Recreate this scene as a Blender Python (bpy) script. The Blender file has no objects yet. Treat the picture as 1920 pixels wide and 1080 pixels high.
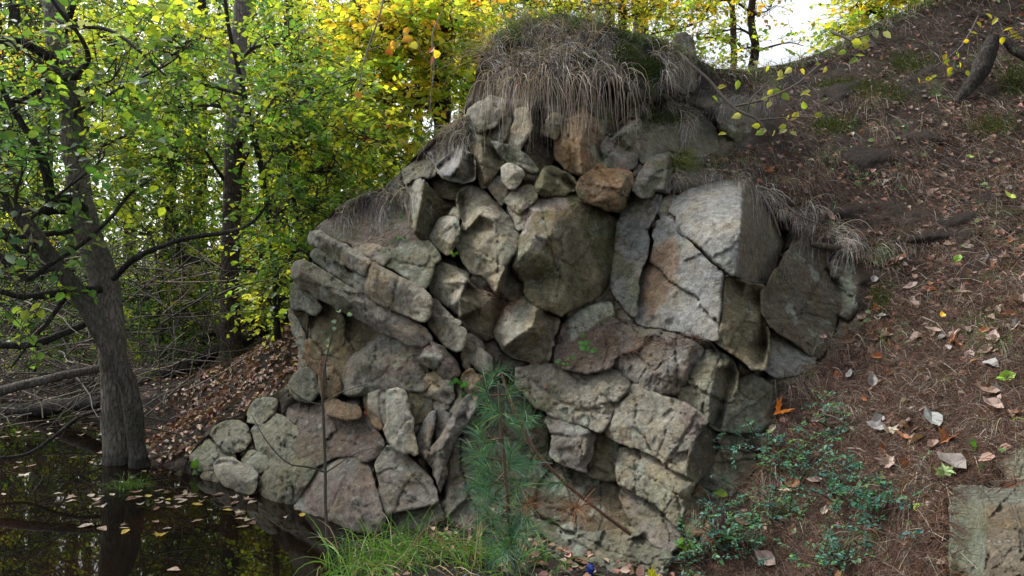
import bpy, math, random
import numpy as np
from mathutils import Vector
from mathutils.geometry import delaunay_2d_cdt

# ------------------------------------------------------------------ camera, sky, sun, exposure
scene = bpy.context.scene
COL = scene.collection
FPX, CX, CY = 1320.0, 960.0, 540.0          # focal length and centre of the photograph in its own pixels
cam_d = bpy.data.cameras.new('camera'); cam_d.sensor_width = 36.0; cam_d.lens = 36.0 * FPX / 1920.0
cam_d.clip_start = 0.05; cam_d.clip_end = 600.0
cam = bpy.data.objects.new('camera', cam_d); COL.objects.link(cam)
cam.location = (0, 0, 0); cam.rotation_euler = (math.radians(90), 0, 0)
scene.camera = cam

SUN_AZ, SUN_EL = math.radians(-58), math.radians(48)    # azimuth from +Y (view direction), negative = left
sun_dir = Vector((math.sin(SUN_AZ) * math.cos(SUN_EL), math.cos(SUN_AZ) * math.cos(SUN_EL), math.sin(SUN_EL)))
world = bpy.data.worlds.new('World'); scene.world = world; world.use_nodes = True
wn = world.node_tree; wn.nodes.clear()
sky = wn.nodes.new('ShaderNodeTexSky'); sky.sky_type = 'NISHITA'; sky.sun_disc = False
sky.sun_elevation = SUN_EL; sky.sun_rotation = SUN_AZ; sky.dust_density = 4.0; sky.air_density = 1.0; sky.ozone_density = 1.0
hs = wn.nodes.new('ShaderNodeHueSaturation'); hs.inputs['Saturation'].default_value = 0.25
bg = wn.nodes.new('ShaderNodeBackground'); bg.inputs['Strength'].default_value = 0.115
wo = wn.nodes.new('ShaderNodeOutputWorld')
wn.links.new(sky.outputs[0], hs.inputs['Color']); wn.links.new(hs.outputs[0], bg.inputs['Color']); wn.links.new(bg.outputs[0], wo.inputs['Surface'])
sun_d = bpy.data.lights.new('sun', 'SUN'); sun_d.energy = 1.5; sun_d.angle = math.radians(14); sun_d.color = (1.0, 0.98, 0.94)
sun = bpy.data.objects.new('sun', sun_d); COL.objects.link(sun); sun.location = (-6, 2, 9)
sun.rotation_euler = sun_dir.to_track_quat('Z', 'Y').to_euler()
scene.view_settings.view_transform = 'Standard'; scene.view_settings.look = 'None'
scene.view_settings.gamma = 1.0; scene.view_settings.use_curve_mapping = False
scene.view_settings.exposure = 1.5
scene.cycles.use_denoising = True; scene.cycles.denoising_input_passes = 'RGB_ALBEDO_NORMAL'; scene.cycles.denoising_prefilter = 'ACCURATE'

# ------------------------------------------------------------------ helpers
rng = np.random.default_rng(7)
random.seed(7)
WATER_Z = -1.3

def W(px, py, Y):
    px = np.asarray(px, float); py = np.asarray(py, float); Y = np.asarray(Y, float)
    px, py, Y = np.broadcast_arrays(px, py, Y)
    return np.stack([(px - CX) / FPX * Y, Y, -(py - CY) / FPX * Y], -1)

def to_px(P):
    return CX + P[..., 0] / P[..., 1] * FPX, CY - P[..., 2] / P[..., 1] * FPX

def nrm(v):
    return v / np.maximum(np.linalg.norm(v, axis=-1, keepdims=True), 1e-9)

def _h(ix, iy, iz, s):
    n = (ix * 374761393 + iy * 668265263 + iz * 2147483647 + s * 974711) & 0xFFFFFFFF
    n = ((n ^ (n >> 13)) * 1274126177) & 0xFFFFFFFF
    n = (n ^ (n >> 16)) * 2246822519 & 0xFFFFFFFF
    return ((n ^ (n >> 15)) & 0xFFFFFF) / 16777215.0 * 2 - 1

def vn(P, f, s=0):
    Q = P * f; I = np.floor(Q).astype(np.int64); T = Q - I; T = T * T * (3 - 2 * T)
    r = 0
    for a in (0, 1):
        wx = T[..., 0] if a else 1 - T[..., 0]
        for b in (0, 1):
            wy = T[..., 1] if b else 1 - T[..., 1]
            for c in (0, 1):
                wz = T[..., 2] if c else 1 - T[..., 2]
                r = r + wx * wy * wz * _h(I[..., 0] + a, I[..., 1] + b, I[..., 2] + c, s)
    return r

def fbm(P, f, o=3, s=0):
    r = 0; a = 1.0
    for k in range(o):
        r = r + a * vn(P, f * 2.03 ** k, s + k * 17); a *= 0.5
    return r

def mk(name, V, F, mat, parent=None, col=None, smooth=False, kind=None, loc=None):
    V = np.ascontiguousarray(V, dtype=np.float32); F = np.ascontiguousarray(F, dtype=np.int32)
    if loc is not None:
        V = V - np.asarray(loc, np.float32)
    me = bpy.data.meshes.new(name)
    me.vertices.add(len(V)); me.vertices.foreach_set('co', V.ravel())
    k = F.shape[1]
    me.loops.add(F.size); me.loops.foreach_set('vertex_index', F.ravel())
    me.polygons.add(len(F)); me.polygons.foreach_set('loop_start', np.arange(0, F.size, k, dtype=np.int32))
    if smooth:
        me.polygons.foreach_set('use_smooth', np.ones(len(F), bool))
    me.update(calc_edges=True)
    if col is not None:
        a = me.color_attributes.new('Col', 'FLOAT_COLOR', 'POINT')
        c = np.ones((len(V), 4), np.float32); c[:, :3] = np.clip(col, 0, 1); a.data.foreach_set('color', c.ravel())
    me.materials.append(mat)
    o = bpy.data.objects.new(name, me); COL.objects.link(o)
    if parent is not None:
        o.parent = parent
    if loc is not None:
        if parent is not None:
            o.location = np.asarray(loc) - np.asarray(parent.location)
        else:
            o.location = loc
    elif parent is not None:
        o.location = -np.asarray(parent.location)
    if kind:
        o['kind'] = kind
    return o

def tag(o, label, cat, group=None):
    o['label'] = label; o['category'] = cat
    if group:
        o['group'] = group
    return o

def thing(name, loc, label, cat, group=None):
    o = bpy.data.objects.new(name, None); COL.objects.link(o); o.location = loc; o.empty_display_size = 0.1
    return tag(o, label, cat, group)

class Acc:
    """collects several triangle soups into one mesh"""
    def __init__(s): s.V = []; s.F = []; s.C = []; s.n = 0
    def add(s, V, F, C=None):
        V = np.asarray(V, float).reshape(-1, 3)
        if len(V) == 0: return
        s.V.append(V); s.F.append(np.asarray(F, int).reshape(-1, 3) + s.n)
        if C is None: C = np.full((len(V), 3), 0.5)
        C = np.broadcast_to(np.asarray(C, float), (len(V), 3)); s.C.append(C); s.n += len(V)
    def build(s, name, mat, parent=None, **kw):
        return mk(name, np.concatenate(s.V), np.concatenate(s.F), mat, parent, col=np.concatenate(s.C), **kw)

def tubes(P, R, sides=6, rough=0.0, seed=0, cap=True):
    """P (n,m,3) centre lines, R (n,m) radii -> V, F (triangles)"""
    P = np.asarray(P, float); R = np.asarray(R, float)
    n, m, _ = P.shape
    T = np.empty_like(P); T[:, 1:-1] = P[:, 2:] - P[:, :-2]; T[:, 0] = P[:, 1] - P[:, 0]; T[:, -1] = P[:, -1] - P[:, -2]
    T = nrm(T)
    ref = np.where(np.abs(T[..., 1:2]) < 0.85, np.array([0.0, 1.0, 0.05]), np.array([1.0, 0.0, 0.1]))
    A = nrm(np.cross(T, ref)); B = np.cross(T, A)
    th = np.arange(sides) / sides * 2 * np.pi
    off = A[:, :, None, :] * np.cos(th)[:, None] + B[:, :, None, :] * np.sin(th)[:, None]
    rr = np.repeat(R[:, :, None], sides, 2)
    V = P[:, :, None, :] + off * rr[..., None]
    if rough:
        nz = fbm(V, 9.0, 3, seed); V = P[:, :, None, :] + off * (rr * (1 + rough * nz))[..., None]
    idx = np.arange(n * m * sides).reshape(n, m, sides)
    a = idx[:, :-1]; b = idx[:, 1:]; a2 = np.roll(a, -1, 2); b2 = np.roll(b, -1, 2)
    F = np.concatenate([np.stack([a, a2, b2], -1).reshape(-1, 3), np.stack([a, b2, b], -1).reshape(-1, 3)])
    V = V.reshape(-1, 3)
    if cap:
        c0 = len(V); ends = P[:, -1] + T[:, -1] * R[:, -1:] * 0.7
        V = np.concatenate([V, ends]); e = idx[:, -1]; e2 = np.roll(e, -1, 1)
        F = np.concatenate([F, np.stack([e, e2, np.repeat((c0 + np.arange(n))[:, None], sides, 1)], -1).reshape(-1, 3)])
    return V, F

def poly(pts, n):
    """smooth resample (Catmull-Rom) of an (k,d) polyline to n points"""
    p = np.asarray(pts, float); k = len(p)
    if k == 2:
        t = np.linspace(0, 1, n)[:, None]; return p[0] * (1 - t) + p[1] * t
    q = np.concatenate([2 * p[:1] - p[1:2], p, 2 * p[-1:] - p[-2:-1]])
    t = np.linspace(0, k - 1, n); i = np.minimum(t.astype(int), k - 2); u = (t - i)[:, None]
    a, b, c, d = q[i], q[i + 1], q[i + 2], q[i + 3]
    return 0.5 * (2 * b + (c - a) * u + (2 * a - 5 * b + 4 * c - d) * u ** 2 + (3 * b - a - 3 * c + d) * u ** 3)

def leaf_soup(P, D, N, S, C, rich=False, wid=0.36, fold=0.25):
    """ovate leaves: base P, direction D, normal N, length S, colour C"""
    D = nrm(D); N = nrm(N - D * (N * D).sum(-1, keepdims=True)); X = np.cross(D, N); n = len(P); S = S[:, None]
    if rich:
        prof = [(0.0, 0.0, 0), (0.28, wid * 0.92, fold), (0.62, wid * 0.86, fold), (1.0, 0.0, -0.12)]
        v = [P, P + D * S * .28 + X * S * wid * .92 + N * S * fold * .35, P + D * S * .62 + X * S * wid * .86 + N * S * fold * .3,
             P + D * S - N * S * .1, P + D * S * .62 - X * S * wid * .86 + N * S * fold * .3, P + D * S * .28 - X * S * wid * .92 + N * S * fold * .35]
        f = [(0, 1, 5), (1, 2, 4), (1, 4, 5), (2, 3, 4)]
        f = [(0, 1, 2), (0, 2, 3), (0, 3, 4), (0, 4, 5)]
    else:
        v = [P, P + D * S * .45 + X * S * wid + N * S * fold * .35, P + D * S - N * S * .08, P + D * S * .45 - X * S * wid + N * S * fold * .35]
        f = [(0, 1, 2), (0, 2, 3)]
    k = len(v)
    V = np.stack(v, 1).reshape(-1, 3)
    F = (np.array(f)[None] + (np.arange(n) * k)[:, None, None]).reshape(-1, 3)
    return V, F, np.repeat(C, k, 0)

def pick(palette, n, r, jit=0.18):
    w = np.array([p[1] for p in palette], float); i = r.choice(len(palette), n, p=w / w.sum())
    c = np.array([p[0] for p in palette], float)[i]
    return c * (1 + r.normal(0, jit, (n, 1))).clip(.45, 1.7) * (1 + r.normal(0, .07, (n, 3)))

# ------------------------------------------------------------------ materials
def nodes(name):
    m = bpy.data.materials.new(name); m.use_nodes = True; t = m.node_tree
    return m, t, t.nodes['Principled BSDF'], t.nodes['Material Output']

def N_(t, kind, **kw):
    n = t.nodes.new(kind)
    for k, v in kw.items():
        if k in n.inputs: n.inputs[k].default_value = v
        else: setattr(n, k, v)
    return n

def mixc(t, fac, a, b, mode='MIX'):
    n = t.nodes.new('ShaderNodeMix'); n.data_type = 'RGBA'; n.blend_type = mode
    for sock, v in ((0, fac), (6, a), (7, b)):
        if hasattr(v, 'links') or hasattr(v, 'is_linked'): t.links.new(v, n.inputs[sock])
        else: n.inputs[sock].default_value = v if sock == 0 else (*v, 1)
    return n.outputs[2]

def ramp(t, src, stops):
    n = t.nodes.new('ShaderNodeValToRGB'); e = n.color_ramp.elements
    while len(e) < len(stops): e.new(0.5)
    for q, (p, c) in zip(e, stops):
        q.position = p; q.color = (c, c, c, 1) if not hasattr(c, '__len__') else (*c, 1)
    t.links.new(src, n.inputs[0]); return n.outputs[0]

def coords(t):
    return N_(t, 'ShaderNodeNewGeometry').outputs['Position']

def noise(t, co, scale, detail=6, rough=0.6, dist=0.0):
    n = N_(t, 'ShaderNodeTexNoise', Scale=scale, Detail=detail, Roughness=rough, Distortion=dist); t.links.new(co, n.inputs['Vector'])
    return n.outputs['Fac']

def bump(t, b, h, dist, strength=1.0, prev=None):
    n = N_(t, 'ShaderNodeBump', Distance=dist, Strength=strength); t.links.new(h, n.inputs['Height'])
    if prev is not None: t.links.new(prev, n.inputs['Normal'])
    if b is not None: t.links.new(n.outputs[0], b.inputs['Normal'])
    return n.outputs[0]

def mat_rock():
    m, t, b, o = nodes('weathered_rock'); co = coords(t)
    c = N_(t, 'ShaderNodeAttribute', attribute_name='Col').outputs['Color']
    n1 = noise(t, co, 5, 8, .65, .4); n2 = noise(t, co, 26, 8, .7); n3 = noise(t, co, 110, 5, .7)
    c = mixc(t, 1.0, c, ramp(t, n2, [(.3, .42), (.48, .92), (.7, 1.5)]), 'MULTIPLY')
    c = mixc(t, ramp(t, n1, [(.5, 0.0), (.63, .5)]), c, mixc(t, 1.0, c, (1.15, .94, .66), 'MULTIPLY'))
    n4 = noise(t, co, 9, 9, .72, .8)
    c = mixc(t, ramp(t, n4, [(.54, 0.0), (.62, .55)]), c, mixc(t, 1.0, c, (.42, .40, .33), 'MULTIPLY'))
    # pale lichen crust and speckle
    n5 = noise(t, co, 14, 9, .75, .3)
    c = mixc(t, ramp(t, n5, [(.58, 0.0), (.64, .5)]), c, (.36, .39, .32))
    v = N_(t, 'ShaderNodeTexVoronoi', Scale=60.0); t.links.new(co, v.inputs['Vector'])
    sp = N_(t, 'ShaderNodeMath', operation='MULTIPLY'); t.links.new(ramp(t, v.outputs['Distance'], [(.16, 1.0), (.24, 0.0)]), sp.inputs[0])
    t.links.new(ramp(t, noise(t, co, 3.3, 3), [(.5, 0.0), (.62, .7)]), sp.inputs[1])
    c = mixc(t, sp.outputs[0], c, (.40, .42, .38))
    c = mixc(t, 1.0, c, ramp(t, n3, [(.3, .62), (.7, 1.3)]), 'MULTIPLY')
    t.links.new(c, b.inputs['Base Color']); b.inputs['Roughness'].default_value = .85
    b.inputs['Specular IOR Level'].default_value = .3
    p = bump(t, None, noise(t, co, 28, 10, .7, .3), .03, 1.0)
    bump(t, b, noise(t, co, 80, 6, .78), .014, 1.0, p)
    return m

def mat_attr(name, rough=.9, sc=30, lo=.55, hi=1.35, bd=.01, spec=.2, blotch=None):
    m, t, b, o = nodes(name); co = coords(t)
    c = N_(t, 'ShaderNodeAttribute', attribute_name='Col').outputs['Color']
    n = noise(t, co, sc, 7, .7)
    c = mixc(t, 1.0, c, ramp(t, n, [(.28, lo), (.72, hi)]), 'MULTIPLY')
    if blotch:
        c = mixc(t, ramp(t, noise(t, co, blotch[1], 6, .65), [(.5, 0.0), (.62, blotch[2])]), c, blotch[0])
    t.links.new(c, b.inputs['Base Color']); b.inputs['Roughness'].default_value = rough; b.inputs['Specular IOR Level'].default_value = spec
    if bd: bump(t, b, n, bd)
    return m

def mat_bark():
    m, t, b, o = nodes('bark'); co = coords(t)
    mp = N_(t, 'ShaderNodeMapping'); mp.inputs['Scale'].default_value = (1, 1, .22); t.links.new(co, mp.inputs['Vector'])
    c = N_(t, 'ShaderNodeAttribute', attribute_name='Col').outputs['Color']
    n = noise(t, mp.outputs[0], 60, 8, .7, .4); n2 = noise(t, co, 9, 6, .7)
    c = mixc(t, 1.0, c, ramp(t, n, [(.3, .4), (.7, 1.45)]), 'MULTIPLY')
    c = mixc(t, ramp(t, n2, [(.52, 0.0), (.66, .6)]), c, (.16, .18, .13))
    t.links.new(c, b.inputs['Base Color']); b.inputs['Roughness'].default_value = .9; b.inputs['Specular IOR Level'].default_value = .2
    v = N_(t, 'ShaderNodeTexVoronoi', Scale=38.0, feature='DISTANCE_TO_EDGE'); t.links.new(mp.outputs[0], v.inputs['Vector'])
    cr = ramp(t, v.outputs['Distance'], [(.0, .35), (.09, 1.0)]); c = mixc(t, .75, c, mixc(t, 1.0, c, cr, 'MULTIPLY')); t.links.new(c, b.inputs['Base Color'])
    p = bump(t, None, cr, .012); p = bump(t, None, n, .045, 1.0, p)
    bump(t, b, noise(t, co, 22, 8, .7), .03, .8, p)
    return m

def mat_leaf(name, trans=.45, obj=False, rough=.45):
    m, t, b, o = nodes(name)
    if obj: c = N_(t, 'ShaderNodeObjectInfo').outputs['Color']
    else: c = N_(t, 'ShaderNodeAttribute', attribute_name='Col').outputs['Color']
    if obj:
        c = mixc(t, 1.0, c, ramp(t, noise(t, coords(t), 45, 5, .7), [(.3, .55), (.7, 1.3)]), 'MULTIPLY')
    t.links.new(c, b.inputs['Base Color']); b.inputs['Roughness'].default_value = rough; b.inputs['Specular IOR Level'].default_value = .35
    tr = N_(t, 'ShaderNodeBsdfTranslucent'); t.links.new(mixc(t, 1.0, c, (1.25, 1.15, .5), 'MULTIPLY'), tr.inputs['Color'])
    mx = N_(t, 'ShaderNodeMixShader'); mx.inputs[0].default_value = trans
    t.links.new(b.outputs[0], mx.inputs[1]); t.links.new(tr.outputs[0], mx.inputs[2]); t.links.new(mx.outputs[0], o.inputs['Surface'])
    return m

def mat_water():
    m, t, b, o = nodes('dark_pond_water'); co = coords(t)
    c = mixc(t, ramp(t, noise(t, co, 2.2, 4), [(.4, 0.0), (.7, 1.0)]), (.004, .0035, .0025), (.012, .006, .0035))
    t.links.new(c, b.inputs['Base Color']); b.inputs['Roughness'].default_value = .015; b.inputs['IOR'].default_value = 1.33; b.inputs['Specular IOR Level'].default_value = .33
    bump(t, b, noise(t, co, 5, 2, .4), .0012, .3)
    return m

ROCK = mat_rock(); SOIL = mat_attr('forest_soil', .95, 22, .45, 1.5, .03)
BARK = mat_bark(); LEAF = mat_leaf('tree_leaf', .58); LITTER = mat_leaf('litter_leaf', .12, rough=.6); LITTER_O = mat_leaf('fallen_leaf_colour', .15, True, .55)
STRAW = mat_leaf('dry_grass', .25, rough=.6); GREENB = mat_leaf('green_blade', .35); NEEDLE = mat_leaf('pine_needle', .2); WATER = mat_water()
TWIG = mat_attr('twig_wood', .85, 60, .6, 1.4, .003)

# ------------------------------------------------------------------ the slope and cliff: distance of the ground surface in each direction
CT = [(360,900,4.75),(480,925,4.45),(560,950,4.2),(650,985,3.86),(760,1000,3.72),(900,1060,3.4),(1000,1080,3.25),(1250,1080,3.0),
(400,1000,4.75),(560,1060,4.35),(640,1080,4.0),(760,1080,3.75),(340,1150,5.0),(700,1250,3.9),(1000,1250,3.1),(1300,1250,2.7),(1700,1250,2.1),(2200,1250,1.6),
(550,520,5.0),(550,700,5.0),(545,800,4.8),(360,850,5.0),(450,800,5.1),(500,780,5.1),(420,775,5.4),
(700,500,4.6),(700,650,4.5),(700,800,4.2),(640,900,4.05),(820,900,3.85),(900,600,4.2),(900,800,3.95),(1000,450,4.35),(1050,650,4.1),(1050,850,3.75),
(1200,700,3.85),(1200,900,3.45),(1350,750,3.6),(1420,780,3.55),(1350,900,3.35),(1300,1000,3.1),(600,430,5.0),(680,370,5.1),(740,330,5.2),
(1180,450,4.5),(1300,400,4.35),(1390,430,4.25),(1300,560,4.1),(1450,500,4.35),(1500,600,4.1),(1570,530,4.4),(1250,330,4.7),(1480,690,3.75),
(770,400,4.85),(800,300,5.05),(850,380,4.7),(900,220,4.95),(930,330,4.72),(1000,280,4.75),(1080,260,4.72),(1120,350,4.55),(1150,200,4.9),(1260,230,5.1),
(1060,150,4.9),(960,150,5.0),(1060,60,5.2),(950,70,5.35),(1200,80,5.3),(1050,25,5.5),(1280,100,5.7),(1380,220,5.6),(1230,150,5.15),
(1480,900,3.2),(1480,1080,2.75),(1600,1080,2.5),(1780,1000,2.35),(1920,1080,2.0),(2200,1080,1.7),(1600,800,3.35),(1750,800,3.05),(1920,800,2.75),(2200,800,2.5),
(1500,740,3.7),(1600,600,4.1),(1750,600,3.8),(1920,600,3.4),(2200,600,3.1),(1490,430,4.75),(1600,450,4.65),(1750,450,4.5),(1920,450,4.1),(2200,450,3.8),
(1420,330,4.9),(1300,320,4.95),(1400,280,5.4),(1500,300,5.4),(1600,300,5.4),(1750,300,5.2),(1920,300,4.9),(2200,300,4.6),(1330,250,5.6),(1450,200,6.4),(1560,200,6.2),
(1750,150,6.2),(1920,150,5.9),(2200,150,5.8),(1400,150,7.0),(1480,120,7.2),(1560,90,7.3),(1650,50,7.3),(1750,20,7.2),(1800,0,7.2),(1920,-20,7.2),(2300,-100,7.0)]
CT = np.array(CT, float)
def _phi(a, b):
    d = np.sqrt(((a[:, None, :2] - b[None, :, :2]) ** 2).sum(-1)) / 300.0
    return d ** 1.4
_K = _phi(CT, CT) - np.eye(len(CT)) * .02
_A = np.c_[np.ones(len(CT)), CT[:, :2] / 1000]
_M = np.block([[_K, _A], [_A.T, np.zeros((3, 3))]])
_S = np.linalg.solve(_M, np.r_[CT[:, 2], 0, 0, 0])
def _D(px, py):
    q = np.c_[np.ravel(px), np.ravel(py)].astype(float); out = np.empty(len(q))
    for i in range(0, len(q), 20000):
        s = q[i:i + 20000]; out[i:i + 20000] = _phi(s, CT) @ _S[:-3] + np.c_[np.ones(len(s)), s / 1000] @ _S[-3:]
    return out.reshape(np.shape(px)).clip(1.4, 9)
GX0, GY0, GS = 300.0, -220.0, 5.0
gx = np.arange(GX0, 2420, GS); gy = np.arange(GY0, 1300, GS)
DG = _D(*np.meshgrid(gx, gy)); FRONT = DG.copy(); RKD = np.full(DG.shape, np.inf); FILL = [None]
def look(G, px, py):
    u = ((np.asarray(px, float) - GX0) / GS).clip(0, len(gx) - 1.001); v = ((np.asarray(py, float) - GY0) / GS).clip(0, len(gy) - 1.001)
    i = u.astype(int); j = v.astype(int); a = u - i; b = v - j
    return (G[j, i] * (1 - a) + G[j, i + 1] * a) * (1 - b) + (G[j + 1, i] * (1 - a) + G[j + 1, i + 1] * a) * b
def D(px, py): return look(DG, px, py)
def DF(px, py): return look(FRONT, px, py)

def inside(px, py, pg):
    px = np.asarray(px, float); py = np.asarray(py, float); r = np.zeros(px.shape, bool); pg = np.asarray(pg, float)
    for (x0, y0), (x1, y1) in zip(pg, np.roll(pg, -1, 0)):
        if y0 == y1: continue
        c = ((y0 > py) != (y1 > py)) & (px < (x1 - x0) * (py - y0) / (y1 - y0) + x0); r ^= c
    return r
def edge_dist(px, py, pg):
    pg = np.asarray(pg, float); q = np.stack([px, py], -1); best = np.full(len(q), 1e9)
    for a, b in zip(pg, np.roll(pg, -1, 0)):
        e = b - a; t = (((q - a) @ e) / max(e @ e, 1e-9)).clip(0, 1)
        best = np.minimum(best, ((q - a - t[:, None] * e) ** 2).sum(-1))
    return np.sqrt(best)

SKYL = np.array([(300,905),(340,880),(360,845),(400,795),(460,770),(500,745),(538,725),(560,715),(575,600),(586,480),(598,436),(620,402),(652,375),(720,350),(755,318),(800,270),(865,215),(888,160),(903,100),(928,62),(980,38),
(1050,24),(1120,40),(1180,60),(1240,72),(1300,105),(1340,128),(1400,130),(1470,120),(1520,105),(1570,85),(1640,45),(1720,10),(1800,-20),(1950,-60),(2420,-170)], float)
OUTC = [(345,870),(400,790),(470,750),(535,710),(540,500),(575,425),(640,395),(760,320),(870,230),(880,190),(930,170),(1060,150),(1200,190),(1340,190),(1440,170),(1430,260),(1350,290),
(1270,300),(1300,340),(1400,335),(1470,430),(1600,480),(1620,590),(1540,680),(1470,720),(1450,820),(1420,900),(1360,1040),(1250,1090),(900,1090),(600,1000),(345,960)]
def soilness(px, py):
    """1 on the earth slope, 0 in the rock face, with a ragged border"""
    sh = np.shape(px); px = np.ravel(px); py = np.ravel(py)
    w = edge_dist(px, py, OUTC) * np.where(inside(px, py, OUTC), -1, 1) + 18 * fbm(np.stack([px, py, px * 0], -1), .02, 3, 5)
    return (w / 24 + .5).clip(0, 1).reshape(sh)
SOILC = np.array([(.022, .016, .012)]); ROCKC = np.array([(.235, .235, .195)])

CREV = [[(600,440),(660,470),(720,502),(795,542)],[(590,492),(650,535),(690,560),(760,598),(806,618)],[(795,540),(812,560),(808,600),(806,625)],[(806,552),(840,585),(862,605),(880,640),(890,660)],[(806,630),(850,662),(870,690)],[(600,562),(650,590),(710,625)],[(790,335),(820,360),(850,385)],
[(838,480),(860,478),(868,495)],[(925,548),(965,562),(985,552)],[(1008,580),(1050,596)],[(950,265),(1000,290),(1040,300)],[(1040,300),(1090,336),(1110,322)],[(1095,376),(1160,400)],[(1340,638),(1390,675),(1435,700)],[(1445,615),(1500,650),(1535,672)],[(1270,430),(1330,497),(1375,522),(1445,530)],[(1180,712),(1230,742),(1275,748),(1350,812)],
[(1025,772),(1100,806),(1160,836),(1255,876),(1290,895)],[(1165,908),(1250,975),(1275,992)],[(650,745),(690,740)],[(715,860),(725,960)],[(690,780),(715,850),(770,860)],[(812,870),(825,930)],[(400,850),(440,860),(470,885)],[(470,790),(500,850),(505,890)],[(885,340),(905,352),(950,380)],[(1200,500),(1222,440)],[(985,400),(1000,372)]]
def crev(px, py):
    q = np.stack([np.ravel(px), np.ravel(py)], -1); best = np.full(len(q), 1e9)
    for ln in CREV:
        for a, b in zip(ln[:-1], ln[1:]):
            a = np.array(a, float); e = np.array(b, float) - a; t = (((q - a) @ e) / (e @ e)).clip(0, 1); best = np.minimum(best, ((q - a - t[:, None] * e) ** 2).sum(-1))
    return np.exp(-best / 90.0).reshape(np.shape(px))
GAPW = [None]
def close_joints():
    """depth of the bedrock that shows between the blocks: level with its neighbours"""
    mx, my = np.meshgrid(gx, gy); ok = np.isfinite(RKD); soil = soilness(mx, my) > .5
    A = np.where(ok, RKD, DG); free = ~ok & ~soil; gap = (~ok).astype(float)
    for k in range(140):
        B = (np.roll(A, 1, 0) + np.roll(A, -1, 0) + np.roll(A, 1, 1) + np.roll(A, -1, 1)) / 4; A = np.where(free, B, A)
    for k in range(2): gap = np.minimum(gap, (np.roll(gap, 1, 0) + np.roll(gap, -1, 0) + np.roll(gap, 1, 1) + np.roll(gap, -1, 1)) / 4)
    FRONT[:] = np.where(ok, np.minimum(RKD, 9), np.where(soil, DG, A + .03))
    dil = A.copy()
    for dy in (-1, 0, 1):
        for dx in (-1, 0, 1): dil = np.maximum(dil, np.where(np.roll(ok, (dy, dx), (0, 1)), np.roll(A, (dy, dx), (0, 1)), 0))
    FILL[0] = np.where(ok, dil + .01, A); GAPW[0] = gap
def build_hillside():
    cx = np.arange(320, 2360, 5.0); top = np.interp(cx, SKYL[:, 0], SKYL[:, 1]); nr = 250
    t = np.linspace(0, 1, nr)[:, None]
    PX = np.broadcast_to(cx, (nr, len(cx))); PY = 1250 * (1 - t) + top * t
    Y = D(PX, PY); P = W(PX, PY, Y); s = soilness(PX, PY)
    n = .075 * fbm(P, 2.2, 3, 1) + .035 * fbm(P, 7, 3, 2)
    lump = .05 * np.abs(fbm(P * np.array([1, 1, 1.9]), 4, 3, 9))
    rr = np.random.default_rng(5); w = np.stack([PX + 8 * fbm(P, 6, 3, 51), PY + 8 * fbm(P, 6, 3, 52)], -1).reshape(-1, 2); chip = np.zeros(len(w))
    m_ = (s < .98).ravel()
    for ns, tl_, cl in ((260, .10, .045), (1500, .11, .02)):
        sd = rr.uniform((330, 130), (1640, 1100), (ns, 2)); tl = rr.normal(0, tl_, (ns, 2)) / 100; of = rr.normal(0, cl * .45, ns); wm = w[m_]; out = np.empty(len(wm))
        for q in range(0, len(wm), 4000):
            k = np.argmin(((wm[q:q + 4000, None] - sd[None]) ** 2).sum(-1), 1); out[q:q + 4000] = (((wm[q:q + 4000] - sd[k]) * tl[k]).sum(1)).clip(-cl, cl) + of[k]
        chip[m_] += out
    Y = Y + (n + lump) * s * .9 + (1 - s) * (look(FILL[0], PX, PY) - D(PX, PY) + .014 + .05 * (fbm(P, 2.3, 2, 29) - .05).clip(0, .8) + .22 * crev(PX, PY) + (chip.reshape(s.shape) * .6 + .012 * fbm(P, 14, 3, 4)) * look(GAPW[0], PX, PY))
    P = W(PX, PY, Y)
    back = []
    for k, dy in enumerate((.15, .35, .7, 1.2, 2.0, 3.2, 5.0)):
        q = P[-1].copy(); q[:, 1] += dy; drop = np.interp(cx, [320, 545, 600, 900, 1000, 1300, 1500, 2360], [.05, .1, .5, .65, .3, .25, .22, .1])
        q[:, 2] -= drop * dy - .05 * fbm(q, 2.5, 3, 8) * min(1, dy); back.append(q)
    P = np.concatenate([P, np.array(back)]); s = np.concatenate([s, np.broadcast_to(np.maximum(s[-1], .6), (7, len(cx)))])
    R, Cn = P.shape[:2]; V = P.reshape(-1, 3); s = s.reshape(-1, 1)
    g_ = (fbm(V, 3, 3, 23) * .8 + .35).clip(0, .85)[:, None]; rk = ROCKC * (1 - g_) + np.array([.085, .068, .05]) * g_
    c = SOILC * (1 + .45 * fbm(V, 4, 4, 21))[:, None].clip(.35, 2) * s + rk * (.78 + .3 * fbm(V, 5, 4, 22))[:, None].clip(.3, 1.2) * np.array([1, .93, .86]) * (1 - s)
    ms = (fbm(V, 1.6, 4, 33) > .55)[:, None] * s * .5
    c = c * (1 - ms) + np.array([.05, .07, .02]) * ms
    i = np.arange(R * Cn).reshape(R, Cn); a, b, d, e = i[:-1, :-1], i[:-1, 1:], i[1:, 1:], i[1:, :-1]
    F = np.stack([a, b, d, e], -1).reshape(-1, 4)
    h = mk('hillside', V, F, SOIL, col=c, smooth=True, kind='structure')
    h.data.materials.append(ROCK); h.data.polygons.foreach_set('material_index', (s[F].mean(1)[:, 0] < .5).astype(np.int32))

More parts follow.
